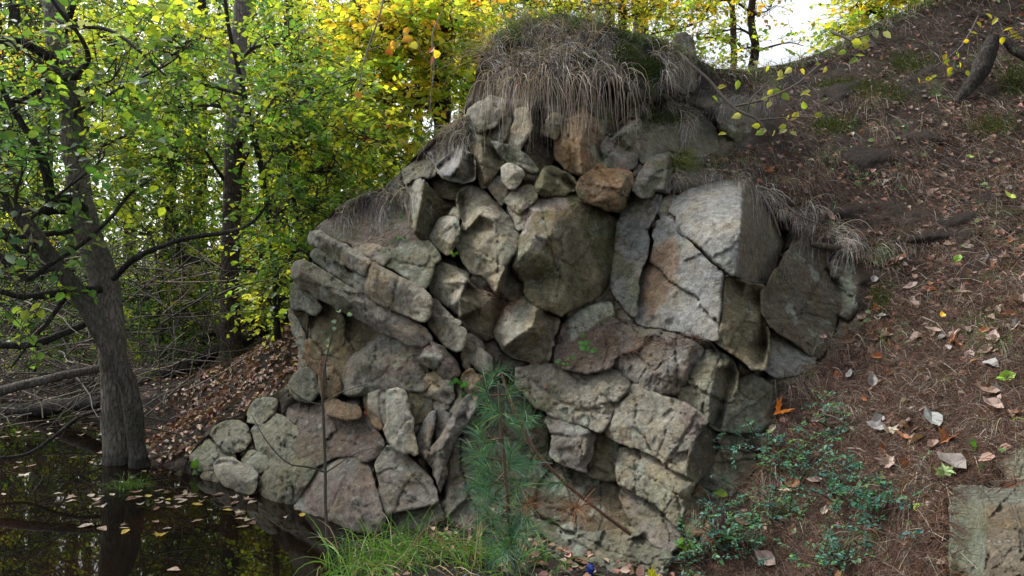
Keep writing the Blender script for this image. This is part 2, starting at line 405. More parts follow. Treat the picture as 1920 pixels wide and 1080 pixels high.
# ------------------------------------------------------------------ forest floor, pond
FL = np.array([(300,830,5.45),(350,790,5.75),(450,740,6.0),(530,700,5.6),(435,690,7.5),(500,650,7.2),(560,610,6.6),(620,560,7.5),(700,500,8.5),(400,640,9),(300,700,7.5),(270,740,6.6),(240,850,5.4)], float)
_fw = W(FL[:, 0], FL[:, 1], FL[:, 2])
FP = [tuple(p) for p in _fw] + [(-3.6,7.9,-1.26),(-4.6,8.2,-1.26),(-6.5,8.6,-1.26),(-9,8.5,-1.26),(-12,8,-1.2),(-3.0,6.2,-1.3),(-3.15,5.4,-1.42),(-3.6,6.2,-1.7),(-4,5,-1.75),(-3,4,-1.75),(-2,3.5,-1.75),(-1.6,4.2,-1.75),(-1.2,3,-1.72),(-2.6,4.85,-1.45),
(-2.2,5.3,-1.15),(-2.0,5.8,-.9),(-6,5,-1.75),(-5,3,-1.75),(-3,1,-1.75),(-8,4,-1.7),(-11,3,-1.2),(-12,-3,-1.2),(-3,-2,-1.5),(-.55,3.3,-1.27),(-.75,3.05,-1.30),(-1.0,2.9,-1.38),(-.3,3.1,-1.22),(.1,3.1,-1.22),(.7,2.8,-1.2),(0,2,-1.25),(-.7,2,-1.35),(1.5,2,-1.2),(1,0,-1.3),(2,-3,-1.2),(8,-2,-1),(10,3,-1),
(-4,10,-1.15),(-8,12,-1.1),(-2,10,-.6),(0,9,.1),(-3,15,-.8),(2,10,.9),(5,10,1.3),(8,10,1.6),(3,15,.7),(-10,20,-.9),(0,22,-.3),(10,22,.3),(-20,25,-.6),(-20,8,-1.0),(20,20,.5),(20,5,.5),(-25,50,0),(0,55,.4),(30,55,.6),(-60,60,0),(60,60,.5),(-60,-30,-1),(60,-30,-1),(0,-40,-1),(0,120,1),(-120,100,1),(120,100,1)]
FP = np.array(FP)
def _phf(a, b): return np.sqrt(((a[:, None, :2] - b[None, :, :2]) ** 2).sum(-1))
_Kf = _phf(FP, FP) - np.eye(len(FP)) * .05; _Sf = np.linalg.solve(np.block([[_Kf, np.ones((len(FP), 1))], [np.ones((1, len(FP))), np.zeros((1, 1))]]), np.r_[FP[:, 2], 0])
def ground_z(x, y):
    q = np.c_[np.ravel(x), np.ravel(y)]; z = _phf(q, FP) @ _Sf[:-1] + _Sf[-1]
    k = (q[:, 0] > -.95) & (q[:, 1] < 5.5) & (q[:, 1] > -5); z[k] = np.minimum(z[k], -1.24)
    return z.reshape(np.shape(x))
def build_floor():
    def axis(lo, hi, f0, f1, st):
        a = list(np.arange(f0, f1, st)); s = st
        while a[-1] < hi: s *= 1.18; a.append(a[-1] + s)
        s = st
        while a[0] > lo: s *= 1.18; a.insert(0, a[0] - s)
        return np.array(a)
    X, Yy = np.meshgrid(axis(-130, 130, -9, 1.5, .06), axis(-60, 200, 1.8, 11, .06))
    Z = ground_z(X, Yy); P = np.stack([X, Yy, Z], -1)
    Z = Z + .03 * fbm(P, 2.5, 3, 41) + .015 * fbm(P, 9, 3, 42)
    far = ((np.hypot(X, Yy) - 25) / 20).clip(0, 1); Z = Z + far * .6 * fbm(P, .06, 3, 44)
    V = np.stack([X, Yy, Z], -1).reshape(-1, 3); i = np.arange(X.size).reshape(X.shape)
    a, b, d, e = i[:-1, :-1], i[:-1, 1:], i[1:, 1:], i[1:, :-1]
    c = np.array([.028, .021, .016]) * (1 + .5 * fbm(V, 3, 4, 43))[:, None].clip(.3, 2)
    mk('forest_floor', V, np.stack([a, b, d, e], -1).reshape(-1, 4), SOIL, col=c, smooth=True, kind='structure')
build_floor()
def build_pond():
    xs = np.linspace(-11.5, -.35, 60); ys = np.linspace(-1.5, 8.7, 60); X, Yy = np.meshgrid(xs, ys)
    V = np.stack([X, Yy, np.full_like(X, WATER_Z)], -1).reshape(-1, 3); i = np.arange(X.size).reshape(X.shape)
    a, b, d, e = i[:-1, :-1], i[:-1, 1:], i[1:, 1:], i[1:, :-1]
    mk('pond_water', V, np.stack([a, b, d, e], -1).reshape(-1, 4), WATER, smooth=True, kind='structure')
build_pond()

# ------------------------------------------------------------------ the rock outcrop, block by block
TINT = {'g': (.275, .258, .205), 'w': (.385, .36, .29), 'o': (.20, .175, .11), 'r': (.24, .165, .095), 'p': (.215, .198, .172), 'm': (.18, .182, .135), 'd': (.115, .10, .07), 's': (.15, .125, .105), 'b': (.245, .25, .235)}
# weathering with its own shape, also painting in the contrast of lit and shaded facets: brown iron and algae skins on old joint faces, pale fresh breaks, rust, lichen
STAIN_SHADE = [([(1780,940),(1845,940),(1842,1140),(1780,1140)], (.16,.185,.135), .8), ([(1855,950),(2000,930),(2000,1150),(1845,1100)], (.17,.125,.085), .75), ([(1785,905),(1945,905),(1940,948),(1790,945)], (.19,.21,.17), .7),
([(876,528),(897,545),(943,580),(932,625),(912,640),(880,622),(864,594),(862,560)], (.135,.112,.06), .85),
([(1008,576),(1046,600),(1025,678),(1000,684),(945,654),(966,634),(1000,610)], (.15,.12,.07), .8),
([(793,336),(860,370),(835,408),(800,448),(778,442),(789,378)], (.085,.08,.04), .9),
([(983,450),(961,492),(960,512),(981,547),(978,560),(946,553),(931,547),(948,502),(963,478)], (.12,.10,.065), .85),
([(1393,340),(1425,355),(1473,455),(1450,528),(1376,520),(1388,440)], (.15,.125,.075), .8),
([(1000,440),(1026,444),(1012,476),(985,476)], (.44,.42,.36), .85),
([(975,382),(1060,368),(1064,392),(1000,398),(990,440),(978,440)], (.34,.30,.27), .8),
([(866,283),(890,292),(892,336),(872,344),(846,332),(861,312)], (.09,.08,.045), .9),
([(832,298),(864,282),(858,312),(844,330),(828,326)], (.30,.31,.34), .8),
([(762,352),(780,330),(792,338),(788,378),(776,430),(764,380)], (.36,.35,.29), .85),
([(1215,470),(1262,440),(1275,490),(1250,560),(1215,600),(1200,560)], (.24,.145,.085), .75),
([(1270,365),(1350,342),(1388,345),(1385,510),(1330,480),(1280,435)], (.34,.34,.32), .6),
([(1230,590),(1290,560),(1345,520),(1345,630),(1280,620)], (.33,.33,.31), .55),
([(1045,270),(1090,255),(1088,310),(1050,298)], (.26,.17,.07), .7),
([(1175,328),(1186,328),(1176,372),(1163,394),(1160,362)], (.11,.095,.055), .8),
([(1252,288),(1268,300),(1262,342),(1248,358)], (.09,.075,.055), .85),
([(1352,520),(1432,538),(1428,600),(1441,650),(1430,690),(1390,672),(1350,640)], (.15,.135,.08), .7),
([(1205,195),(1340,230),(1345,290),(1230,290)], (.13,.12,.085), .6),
([(1285,750),(1322,790),(1300,825),(1270,790)], (.19,.14,.125), .7),
([(778,655),(812,668),(835,690),(855,705),(860,690),(830,655),(795,640)], (.22,.13,.115), .6),
([(905,205),(935,188),(945,215),(930,235),(885,240),(878,228)], (.25,.22,.18), .6),
([(882,700),(905,705),(903,735),(890,755),(876,735)], (.2,.12,.08), .7),
([(560,900),(700,880),(715,960),(640,990),(570,960)], (.24,.185,.155), .6),
([(1065,590),(1140,560),(1160,580),(1110,610),(1070,640)], (.36,.39,.31), .75),
([(1590,490),(1625,520),(1615,580),(1580,590),(1575,540)], (.34,.39,.31), .6)]
def rock(name, out, off=0, gx_=0, gy_=0, ridges=(), tint='g', rough=1.0, thick=.45, edge=2.5, rad=.9, parent=None, sp=3.0, seed=0, frac=1.0):
    """one block: outline and ridge lines as (px, py[, cm deeper than the cliff surface]); gx_, gy_ tilt the face (cm per 100 px)"""
    r = np.random.default_rng(1000 + seed)
    o2 = np.array([p[:2] for p in out], float); c0 = o2.mean(0)
    pl = lambda q: off + gx_ * (q[:, 0] - c0[0]) / 100 + gy_ * (q[:, 1] - c0[1]) / 100
    od = pl(o2); od = np.array([p[2] if len(p) > 2 else od[i] for i, p in enumerate(out)])
    cp = [tuple(p) for p in o2]; cd = list(od); ce = [(i, (i + 1) % len(o2)) for i in range(len(o2))]
    for ch in ridges:
        for k, p in enumerate(ch):
            cp.append(p[:2]); cd.append(p[2])
            if k: ce.append((len(cp) - 2, len(cp) - 1))
    res = delaunay_2d_cdt([Vector(p) for p in cp], ce, [], 0, 1e-4)
    cv = np.array([tuple(v) for v in res[0]]); orig = res[3]
    cdv = np.array([np.mean([cd[i] for i in oo]) if oo else pl(cv[k:k + 1])[0] for k, oo in enumerate(orig)])
    ct = [f for f in res[2] if len(f) == 3]
    # fine outline
    op = []
    for a, b in zip(o2, np.roll(o2, -1, 0)):
        m = max(1, int(np.hypot(*(b - a)) / (sp * 1.3)))
        for k in range(m): op.append(a + (b - a) * k / m)
    op = np.array(op); op = (np.roll(op, 1, 0) + 6 * op + np.roll(op, -1, 0)) / 8
    tg = np.roll(op, -1, 0) - np.roll(op, 1, 0); no = nrm(np.stack([tg[:, 1], -tg[:, 0]], -1)); ar = (op[:, 0] * np.roll(op[:, 1], -1) - op[:, 1] * np.roll(op[:, 0], -1)).sum()
    op = op + no * (3.2 if ar > 0 else -3.8)
    q3 = np.c_[op, np.full(len(op), seed * 31.0)]
    nk = max(6, len(op) // 4); kx = np.sort(r.uniform(0, len(op), nk)); jag = np.interp(np.arange(len(op)), kx, r.normal(0, 1, nk), period=len(op)) * min(1.9, .03 * np.ptp(o2, 0).min() + .6)
    op = op + no * jag[:, None] + np.stack([fbm(q3, .09, 2, 3), fbm(q3, .09, 2, 4)], -1) * .9
    lo = op.min(0); hi = op.max(0)
    gx2, gy2 = np.meshgrid(np.arange(lo[0], hi[0], sp), np.arange(lo[1], hi[1], sp)); g = np.stack([gx2.ravel(), gy2.ravel()], -1)
    g = g + r.uniform(-.35, .35, g.shape) * sp
    g = g[inside(g[:, 0], g[:, 1], op)]
    if len(g): g = g[edge_dist(g[:, 0], g[:, 1], op) > sp * .55]
    allp = np.concatenate([op, g]) if len(g) else op
    n0 = len(op)
    rs = delaunay_2d_cdt([Vector(p) for p in allp], [(i, (i + 1) % n0) for i in range(n0)], [], 1, 1e-5)
    V2 = np.array([tuple(v) for v in rs[0]]); T = np.array([f for f in rs[2] if len(f) == 3])
    # facet depth
    dd = np.full(len(V2), np.nan)
    for f in ct:
        a, b, c = cv[list(f)]; m = np.array([b - a, c - a]).T; de = np.linalg.det(m)
        if abs(de) < 1e-6: continue
        uv = (V2 - a) @ np.linalg.inv(m).T; ok = (uv[:, 0] > -.001) & (uv[:, 1] > -.001) & (uv.sum(1) < 1.001)
        dd[ok] = cdv[f[0]] + uv[ok, 0] * (cdv[f[1]] - cdv[f[0]]) + uv[ok, 1] * (cdv[f[2]] - cdv[f[0]])
    bad = np.isnan(dd)
    if bad.any():
        q = V2[bad]; best = np.full(len(q), 1e9); val = np.zeros(len(q))
        for a, b, da, db in zip(o2, np.roll(o2, -1, 0), od, np.roll(od, -1)):
            e = b - a; tt = (((q - a) @ e) / max(e @ e, 1e-9)).clip(0, 1); d2 = ((q - a - tt[:, None] * e) ** 2).sum(-1); w_ = d2 < best
            best = np.where(w_, d2, best); val = np.where(w_, da + tt * (db - da), val)
        dd[bad] = val
    # chipped facets, two sizes
    Q = np.c_[V2, np.full(len(V2), seed * 7.0)]
    w = V2 + np.stack([fbm(Q, .03, 3, 11), fbm(Q, .03, 3, 12)], -1) * 7
    ext = hi - lo; wv = V2 + np.stack([fbm(Q, .08, 3, 13), fbm(Q, .08, 3, 14)], -1) * 2.5
    for cell, tilt, clampv in ((70, .022, 1.0), (26, .035, .55), (12, .03, .22)):
        ns = max(2, int(ext[0] * ext[1] / cell ** 2)); sd = lo + r.uniform(0, 1, (ns, 2)) * ext; tl = r.normal(0, tilt, (ns, 2)); of = r.normal(0, .35 if cell > 30 else .15, ns)
        k = np.argmin(((w[:, None] - sd[None]) ** 2).sum(-1), 1)
        dd = dd + rough * (((w - sd[k]) * tl[k]).sum(1).clip(-clampv, clampv) + of[k])
    tgo = nrm(np.roll(op, -2, 0) - np.roll(op, 2, 0)); noo = np.stack([-tgo[:, 1], tgo[:, 0]], -1) * (1 if ar > 0 else -1); per = len(op) * sp * 1.3
    cut = np.zeros(len(V2))
    for k in range(int(max(3, per / 75))):
        j = r.integers(len(op)); th = r.normal(0, .45); nv = noo[j]; nv = np.array([nv[0] * math.cos(th) - nv[1] * math.sin(th), nv[0] * math.sin(th) + nv[1] * math.cos(th)])
        r0 = min(r.uniform(3, 15) * (1.7 if k % 6 == 0 else 1), .2 * ext.min()); sl = r.uniform(.08, .26); q = wv - op[j]; un = q @ nv; ut = np.abs(q @ np.array([-nv[1], nv[0]]))
        cutk = sl * (r0 - un.clip(-8, None)) - .35 * (ut - r.uniform(14, 60)).clip(0, None); cut = np.maximum(cut, np.where(un > -25, cutk, 0))
    dd = dd + (rough ** .5) * cut.clip(0, 4.5)
    for k in range(int(min(4, ext[0] * ext[1] / 6500) * frac + r.random() * frac)):         # hairline fractures with a small step
        c_ = lo + ext * r.uniform(.25, .75, 2); an = r.choice([.55, .55, -1.0, 1.45]) + r.normal(0, .25); nv = np.array([-math.sin(an), math.cos(an)]); q = wv + np.stack([fbm(Q, .02, 2, 31 + k), fbm(Q, .02, 2, 41 + k)], -1) * 9 - c_
        un = q @ nv; ut = q @ np.array([nv[1], -nv[0]]); live = 1 / (1 + np.exp(-(r.uniform(.3, .6) * max(ext) - np.abs(ut)) / 6)); dd = dd + live * (r.normal(0, .55) * np.sign(un) + 1.5 * np.exp(-(un / 2.0) ** 2))
    P0 = W(V2[:, 0], V2[:, 1], D(V2[:, 0], V2[:, 1]) + dd / 100)
    dd = dd + rough * (.5 * fbm(P0, 7, 4, seed) + .32 * fbm(P0, 30, 3, seed + 5))
    crack = np.abs(vn(P0 * np.array([1, 1, 1.6]), 5.5, seed + 9)); dd = dd + rough * 1.2 * np.exp(-(crack / .025) ** 2) * (vn(P0, 3, seed + 2) > .25)
    t = (edge_dist(V2[:, 0], V2[:, 1], op) / (edge * (.6 + .5 * (vn(Q, .04, 8) + 1)))).clip(0, 1)
    dd = dd + rad * (1 - np.sqrt(1 - (1 - t) ** 2 * .98))
    Y = D(V2[:, 0], V2[:, 1]) + dd / 100
    P = W(V2[:, 0], V2[:, 1], Y)
    # record the visible surface
    iu = ((V2[:, 0] - GX0) / GS).round().astype(int); iv = ((V2[:, 1] - GY0) / GS).round().astype(int)
    ok = (iu >= 0) & (iu < len(gx)) & (iv >= 0) & (iv < len(gy)); np.minimum.at(RKD, (iv[ok], iu[ok]), Y[ok])
    # stone colour, then weathering mixed with the painted facet shade
    base = np.array(TINT[tint]); c = np.tile(base, (len(P), 1)) * (1 + .22 * fbm(P, 3.5, 4, seed + 60))[:, None].clip(.5, 1.6)
    f = (fbm(P, 6, 4, 71) * .7).clip(0, .38)[:, None]; c = c * (1 - f) + base * np.array([1.08, .84, .55]) * f
    f = (fbm(P, 2.2, 4, 77) - .35).clip(0, .6)[:, None]; c = c * (1 - f) + np.array([.17, .175, .11]) * f
    # seepage streaks, lichen crusts and moss films
    f = (vn(P * np.array([11, 11, 1.3]), 1.0, 311) * .6 + fbm(P, 2.1, 3, 312) * .8 - .25).clip(0, .6)[:, None]; c = c * (1 - f) + c * np.array([.48, .45, .36]) * f
    f = ((fbm(P, 11, 4, 313) + .6 * fbm(P, 1.7, 2, 314) - .62) * 4).clip(0, .62)[:, None]; c = c * (1 - f) + np.array([.33, .37, .30]) * f
    f = ((fbm(P, 5, 4, 315) + .7 * fbm(P, 1.3, 2, 316) - .7) * 3).clip(0, .6)[:, None]; c = c * (1 - f) + np.array([.085, .10, .04]) * f
    for pg, rgb, st in STAIN_SHADE:
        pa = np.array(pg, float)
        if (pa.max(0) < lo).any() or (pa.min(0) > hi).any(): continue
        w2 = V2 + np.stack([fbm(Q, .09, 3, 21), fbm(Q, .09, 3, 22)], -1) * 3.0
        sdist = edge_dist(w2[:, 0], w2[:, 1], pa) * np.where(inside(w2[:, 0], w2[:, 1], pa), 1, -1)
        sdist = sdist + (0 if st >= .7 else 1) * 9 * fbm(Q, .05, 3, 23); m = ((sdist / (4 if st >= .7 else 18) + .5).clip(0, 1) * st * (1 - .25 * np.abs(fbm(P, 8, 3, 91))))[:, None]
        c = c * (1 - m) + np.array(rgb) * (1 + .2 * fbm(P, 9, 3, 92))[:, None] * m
    # sides and back
    # boundary of the triangulated front
    E = np.concatenate([T[:, [0, 1]], T[:, [1, 2]], T[:, [2, 0]]]); Es = {tuple(e) for e in E}
    bd = [e for e in Es if (e[1], e[0]) not in Es]
    nx = dict(bd); st = bd[0][0]; loop = [st]
    while nx.get(loop[-1], st) != st and len(loop) < len(bd) + 1: loop.append(nx[loop[-1]])
    loop = np.array(loop); L = len(loop); cen = V2.mean(0); rings = [P]; cols = [c]; FF = [T]
    prev = loop; base_n = len(P)
    for k, (th, sh) in enumerate(((thick * .35, .985), (thick, .9))):
        q = cen + (V2[loop] - cen) * sh; y = Y[loop] + th
        rp = W(q[:, 0], q[:, 1], y); rings.append(rp); cols.append(c[loop] * .9); cur = base_n + np.arange(L); base_n += L
        a, b = prev, np.roll(prev, -1); a2, b2 = cur, np.roll(cur, -1)
        FF.append(np.stack([a, a2, b], -1)); FF.append(np.stack([b, a2, b2], -1)); prev = cur
    bc = rings[-1].mean(0)[None]; rings.append(bc); cols.append(base[None]); FF.append(np.stack([prev, np.full(L, base_n), np.roll(prev, -1)], -1))
    V = np.concatenate(rings); F = np.concatenate(FF)
    # faces were wound in image space (y down): front should face the camera
    a, b, d = V[F[0, 0]], V[F[0, 1]], V[F[0, 2]]
    if np.cross(b - a, d - a) @ a > 0: F = F[:, ::-1]
    loc = P.mean(0)
    ob = mk(name, V, F, ROCK, parent, col=np.concatenate(cols), smooth=False, loc=loc)
    return ob

outcrop = thing('rock_outcrop', tuple(W(950, 1000, 3.9)), 'tall broken grey and rusty sandstone outcrop rising over the dark pond', 'rock outcrop')
# (outline, dict) : every block is a part called rock
RK = [
# --- soil ledge and tilted strata on the left
([(596,428),(640,398),(700,385),(765,395),(780,440),(800,455),(790,472),(740,472),(700,470),(660,458),(615,442)], dict(off=9,gy_=-16,tint='s',rough=.9)),
([(664,461),(705,460),(742,468),(732,482),(719,499),(690,482)], dict(off=3,gy_=-12,tint='g')),
([(724,497),(734,472),(790,450),(806,452),(824,485),(811,491),(807,512),(797,537),(760,519)], dict(off=0,gx_=-8,gy_=-4,tint='m',ridges=[[(735,480,3),(808,490,-1)]])),
([(577,447),(583,434),(600,431),(621,446),(660,467),(674,474),(716,502),(760,524),(791,541),(807,560),(807,578),(800,598),(790,602),(778,598),(745,583),(690,553),(683,545),(688,520),(657,504),(635,487),(600,466),(580,456)], dict(off=-4,gy_=-2,gx_=-4,tint='g',ridges=[[(600,440,-5),(700,500,-9),(790,560,-8)],[(700,545,-9),(780,590,-6)]])),
([(583,478),(590,468),(603,470),(655,511),(684,524),(680,548),(655,536),(625,513),(592,490)], dict(off=1,gx_=-3,tint='b')),
([(546,517),(555,490),(562,486),(585,493),(600,503),(640,531),(680,554),(745,590),(780,606),(800,622),(812,638),(790,650),(760,641),(730,628),(712,621),(680,599),(650,584),(640,581),(600,559),(592,556),(580,544),(562,539),(549,529)], dict(off=-3,tint='p',ridges=[[(565,510,-8),(640,555,-10),(690,588,-9),(760,625,-6)]])),
([(545,562),(550,534),(565,541),(590,557),(602,578),(590,590),(570,580),(549,580)], dict(off=8,gx_=-20,tint='b',rad=1.8,edge=5)),
([(545,583),(570,577),(592,587),(602,562),(640,583),(720,624),(716,636),(702,650),(660,702),(640,735),(602,722),(577,692),(566,642),(551,603)], dict(off=18,gy_=-14,tint='o',ridges=[[(600,600,24),(650,640,20),(690,630,24)],[(580,650,12),(630,700,8)]])),
([(640,736),(646,692),(660,670),(700,640),(712,625),(740,627),(760,642),(790,656),(800,690),(815,718),(790,735),(745,731),(690,737),(660,743)], dict(off=4,gy_=-8,tint='p',ridges=[[(712,626,6),(668,680,-6),(658,742,-6)],[(668,680,-6),(730,690,-2),(800,700,4)]])),
([(777,656),(790,638),(812,641),(837,656),(856,680),(862,700),(846,713),(830,709),(814,692),(800,686),(784,669)], dict(off=-4,tint='p',ridges=[[(795,640,2),(812,668,-11),(835,685,-12),(850,705,-6)]])),
([(792,722),(797,700),(818,696),(832,712),(850,717),(852,740),(845,752),(820,746),(797,738)], dict(off=0,gx_=-6,tint='w')),
([(866,718),(869,701),(881,695),(906,706),(905,735),(890,756),(876,738)], dict(off=-3,tint='r',ridges=[[(885,697,-2),(884,730,-10),(890,752,-3)]])),
([(550,545),(600,522),(645,600),(640,740),(600,762),(566,742),(572,690),(562,630)], dict(off=24,gx_=-22,tint='o',rough=1.3)),
# --- pale blocks of the middle
([(803,541),(811,510),(825,494),(836,497),(858,505),(875,515),(877,531),(895,545),(915,550),(925,555),(943,580,18),(942,592,18),(932,620,14),(928,632,12),(912,638),(895,630),(880,622),(866,600),(858,590),(840,576),(818,559),(806,549)], dict(off=10,tint='w',ridges=[[(827,497,12),(832,528,2),(846,550,4)],[(876,528,-10),(862,560,-14),(864,592,-8)],[(877,530,-9),(905,575,-2),(900,625,6)],[(942,588,18),(905,575,-2)]])),
([(930,622),(945,586),(955,575),(970,562),(985,555),(1005,574),(1030,584),(1046,600),(1041,625),(1033,650),(1025,676),(1010,683),(985,676),(960,667),(942,652),(934,637)], dict(off=10,tint='w',ridges=[[(986,557,6),(1007,578,-10),(1000,610,-14),(966,634,-12),(945,650,-4)],[(1000,610,-14),(1020,640,0),(1022,672,6)]])),
([(805,570),(813,560),(822,569),(836,586),(855,601),(872,620),(874,632),(866,655),(855,659),(840,649),(822,633),(806,613),(802,600)], dict(off=1,gx_=-18,gy_=-6,tint='g')),
([(868,634),(881,626),(905,640),(909,655),(895,658),(886,661),(883,672),(876,692),(867,670)], dict(off=5,gx_=14,tint='g')),
([(881,676),(890,659),(900,655),(913,662),(923,671),(921,695),(909,703),(895,692)], dict(off=-3,gx_=-10,tint='w',rad=6,edge=14)),
([(855,460),(862,430),(868,415),(861,395),(858,380),(860,364),(880,348),(905,354),(921,370),(946,400),(966,425),(976,440),(983,452),(976,477),(961,492),(960,512),(981,545,14),(979,556,14),(965,563),(945,553),(930,549),(924,543),(915,521),(905,511),(885,505),(873,491),(865,476)], dict(off=8,tint='w',ridges=[[(978,441,-6),(962,478,-13),(948,502,-14),(934,530,-12),(931,547,-8)],[(980,548,12),(958,510,4),(961,494,2)],[(895,370,8),(893,385,2),(900,402,-10),(874,432,-2)],[(903,405,-10),(925,415,-8),(930,435,-9)],[(876,436,6),(902,414,3),(922,424,2)],[(865,372,20),(870,410,16)]])),
([(958,502),(966,468),(985,430),(990,410),(977,395),(986,384),(1050,370),(1096,371),(1163,418,24),(1151,500,26),(1132,545,20),(1055,593),(1003,574),(984,548),(985,527)], dict(off=0,tint='o',ridges=[[(985,388,6),(1000,398,-6),(1060,392,-6),(1120,395,8)],[(994,410,-8),(1003,440,-20),(987,470,-16),(962,500,-10)],[(1003,440,-20),(1024,446,-18),(1012,474,-15),(988,474,-15)],[(1060,440,-8),(1065,520,-4),(1045,575,-4)]])),
([(762,380),(762,352),(768,335),(781,328),(795,338,-12),(815,355,3),(832,370,14),(859,372,27),(858,383,27),(835,406,22),(815,431,17),(800,447,6),(780,443),(772,426)], dict(off=0,tint='o',ridges=[[(792,338,-14),(789,376,-17),(778,432,-11)],[(762,370,8),(774,420,4)]])),
([(807,445),(822,412),(836,406),(858,410),(861,430),(858,451),(848,471),(839,479),(825,471),(811,458)], dict(off=2,gx_=-28,tint='w',ridges=[[(852,415,-7),(850,455,-8)]])),
([(841,403),(852,389),(859,394),(861,411),(851,409)], dict(off=8,gx_=-10,tint='w',thick=.2,edge=5,rad=2)),
([(818,312),(832,300),(850,283),(865,280),(886,290),(891,310),(890,336),(870,343),(848,334),(831,331),(823,322)], dict(off=-8,tint='b',ridges=[[(866,283,-14),(861,312,-18),(846,331,-15)],[(820,315,-2),(850,290,-4)],[(889,330,4),(886,292,2)]])),
([(752,322),(775,300),(800,275),(830,262),(866,257),(871,279),(850,282),(832,297),(817,312),(814,326),(800,331),(776,335),(760,346)], dict(off=0,gy_=-22,gx_=-6,tint='m')),
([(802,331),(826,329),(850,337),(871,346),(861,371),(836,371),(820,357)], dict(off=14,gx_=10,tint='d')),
# --- dark jumble under the hanging grass
([(882,251),(886,245),(905,251),(920,261),(941,285),(949,301),(932,320),(921,330),(915,345),(905,350),(895,321),(888,291),(884,275)], dict(off=2,tint='o',ridges=[[(885,280,2),(900,300,-8),(914,342,-6)],[(900,260,-6),(905,290,-8)],[(940,292,16),(915,270,2)]])),
([(905,335),(920,328),(940,336),(951,360),(946,376),(940,384),(925,366),(911,349)], dict(off=6,gy_=-10,tint='g')),
([(873,227),(879,206),(900,190),(920,180),(946,189),(951,214),(935,225),(930,236),(915,241),(895,243),(884,241)], dict(off=-4,gx_=-4,tint='g',ridges=[[(878,228,0),(905,196,-8),(935,186,-4)]])),
([(918,259),(933,236),(946,214),(957,224),(948,262),(934,270)], dict(off=0,gx_=-30,tint='m')),
([(949,268),(960,240),(971,207),(989,205),(993,240),(981,266),(972,285),(957,274)], dict(off=-5,gx_=-25,tint='w')),
([(921,264),(934,270),(960,277),(985,291),(1000,306),(1011,320),(1000,326),(980,316),(955,301),(938,289)], dict(off=-6,gy_=-4,tint='m')),
([(939,320),(949,307),(962,305),(980,319),(983,329),(971,346),(960,351),(947,341)], dict(off=-8,tint='w',ridges=[[(945,322,-8),(965,325,-15),(970,343,-10)]])),
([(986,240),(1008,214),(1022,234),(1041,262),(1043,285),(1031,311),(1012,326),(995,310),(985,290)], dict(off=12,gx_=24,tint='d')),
([(1017,246),(1029,222),(1040,212),(1051,217),(1056,223),(1051,245),(1043,263),(1034,258)], dict(off=-2,tint='o',ridges=[[(1022,243,-2),(1042,216,-2)]])),
([(1041,281),(1044,265),(1056,225),(1070,223),(1085,210),(1094,201),(1106,212),(1121,229),(1129,246),(1136,275,15),(1131,290,14),(1136,310),(1110,321),(1095,334),(1075,323),(1055,306),(1043,296)], dict(off=4,tint='r',ridges=[[(1072,226,-2),(1100,226,-5)],[(1100,226,-5),(1088,270,-12),(1091,328,-8)],[(1092,205,6),(1100,226,-5)],[(1130,280,14),(1100,230,-4)]])),
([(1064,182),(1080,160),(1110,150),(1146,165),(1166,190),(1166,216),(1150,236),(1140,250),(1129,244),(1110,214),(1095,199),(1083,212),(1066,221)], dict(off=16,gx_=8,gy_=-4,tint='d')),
([(1132,262),(1146,248),(1165,226),(1180,218),(1198,222),(1201,250),(1196,290),(1189,310),(1170,321),(1150,319),(1138,312),(1133,290)], dict(off=2,tint='p',ridges=[[(1140,265,6),(1160,252,-5),(1196,228,-3)],[(1148,250,14),(1180,222,12)]])),
([(1083,351),(1090,335),(1110,320),(1125,308),(1141,318),(1166,322),(1183,326),(1185,341),(1176,370),(1166,391),(1160,398),(1140,393),(1110,381),(1095,376),(1087,366)], dict(off=-6,tint='r',ridges=[[(1128,312,-4),(1176,328,-8)],[(1174,330,-12),(1160,362,-14),(1161,392,-8)]])),
([(1001,352),(1011,331),(1020,315),(1035,312),(1060,326),(1081,346),(1084,356),(1070,359),(1040,366),(1020,370),(1007,363)], dict(off=-2,tint='o',ridges=[[(1020,318,-5),(1016,352,-11),(1008,360,-4)],[(1078,350,12),(1040,330,0)]])),
([(943,376),(955,360),(975,352),(990,348),(1004,355),(1006,370),(991,386),(979,393),(975,401),(965,396),(954,386)], dict(off=-3,gx_=-14,gy_=-12,tint='w',rough=1.7)),
([(1008,376),(1030,362),(1060,356),(1083,359),(1089,376),(1060,373),(1030,376)], dict(off=4,gy_=-28,tint='g')),
([(953,387),(965,397),(976,400),(986,415),(983,431),(972,426),(959,402)], dict(off=3,gx_=-20,tint='w')),
# --- great slab
([(1190,356),(1200,325),(1215,305),(1235,291),(1253,287),(1266,300),(1264,340),(1251,359),(1225,361),(1205,367)], dict(off=-6,tint='p',ridges=[[(1255,291,-14),(1250,330,-16),(1247,356,-13)],[(1262,305,-2),(1261,340,-2)]])),
([(1200,252),(1214,210),(1235,190),(1275,195),(1310,210),(1340,240),(1346,280),(1320,292),(1290,292),(1263,285),(1246,284),(1225,295),(1206,306),(1196,290)], dict(off=12,gy_=-10,tint='m',ridges=[[(1240,200,20),(1235,285,8)]])),
([(1158,421),(1175,386),(1190,360),(1205,367),(1225,362),(1241,367),(1231,390),(1221,415),(1212,435),(1216,450),(1211,480),(1200,500),(1196,540),(1190,592),(1174,580),(1150,547),(1148,520),(1154,470)], dict(off=5,gx_=-16,tint='b')),
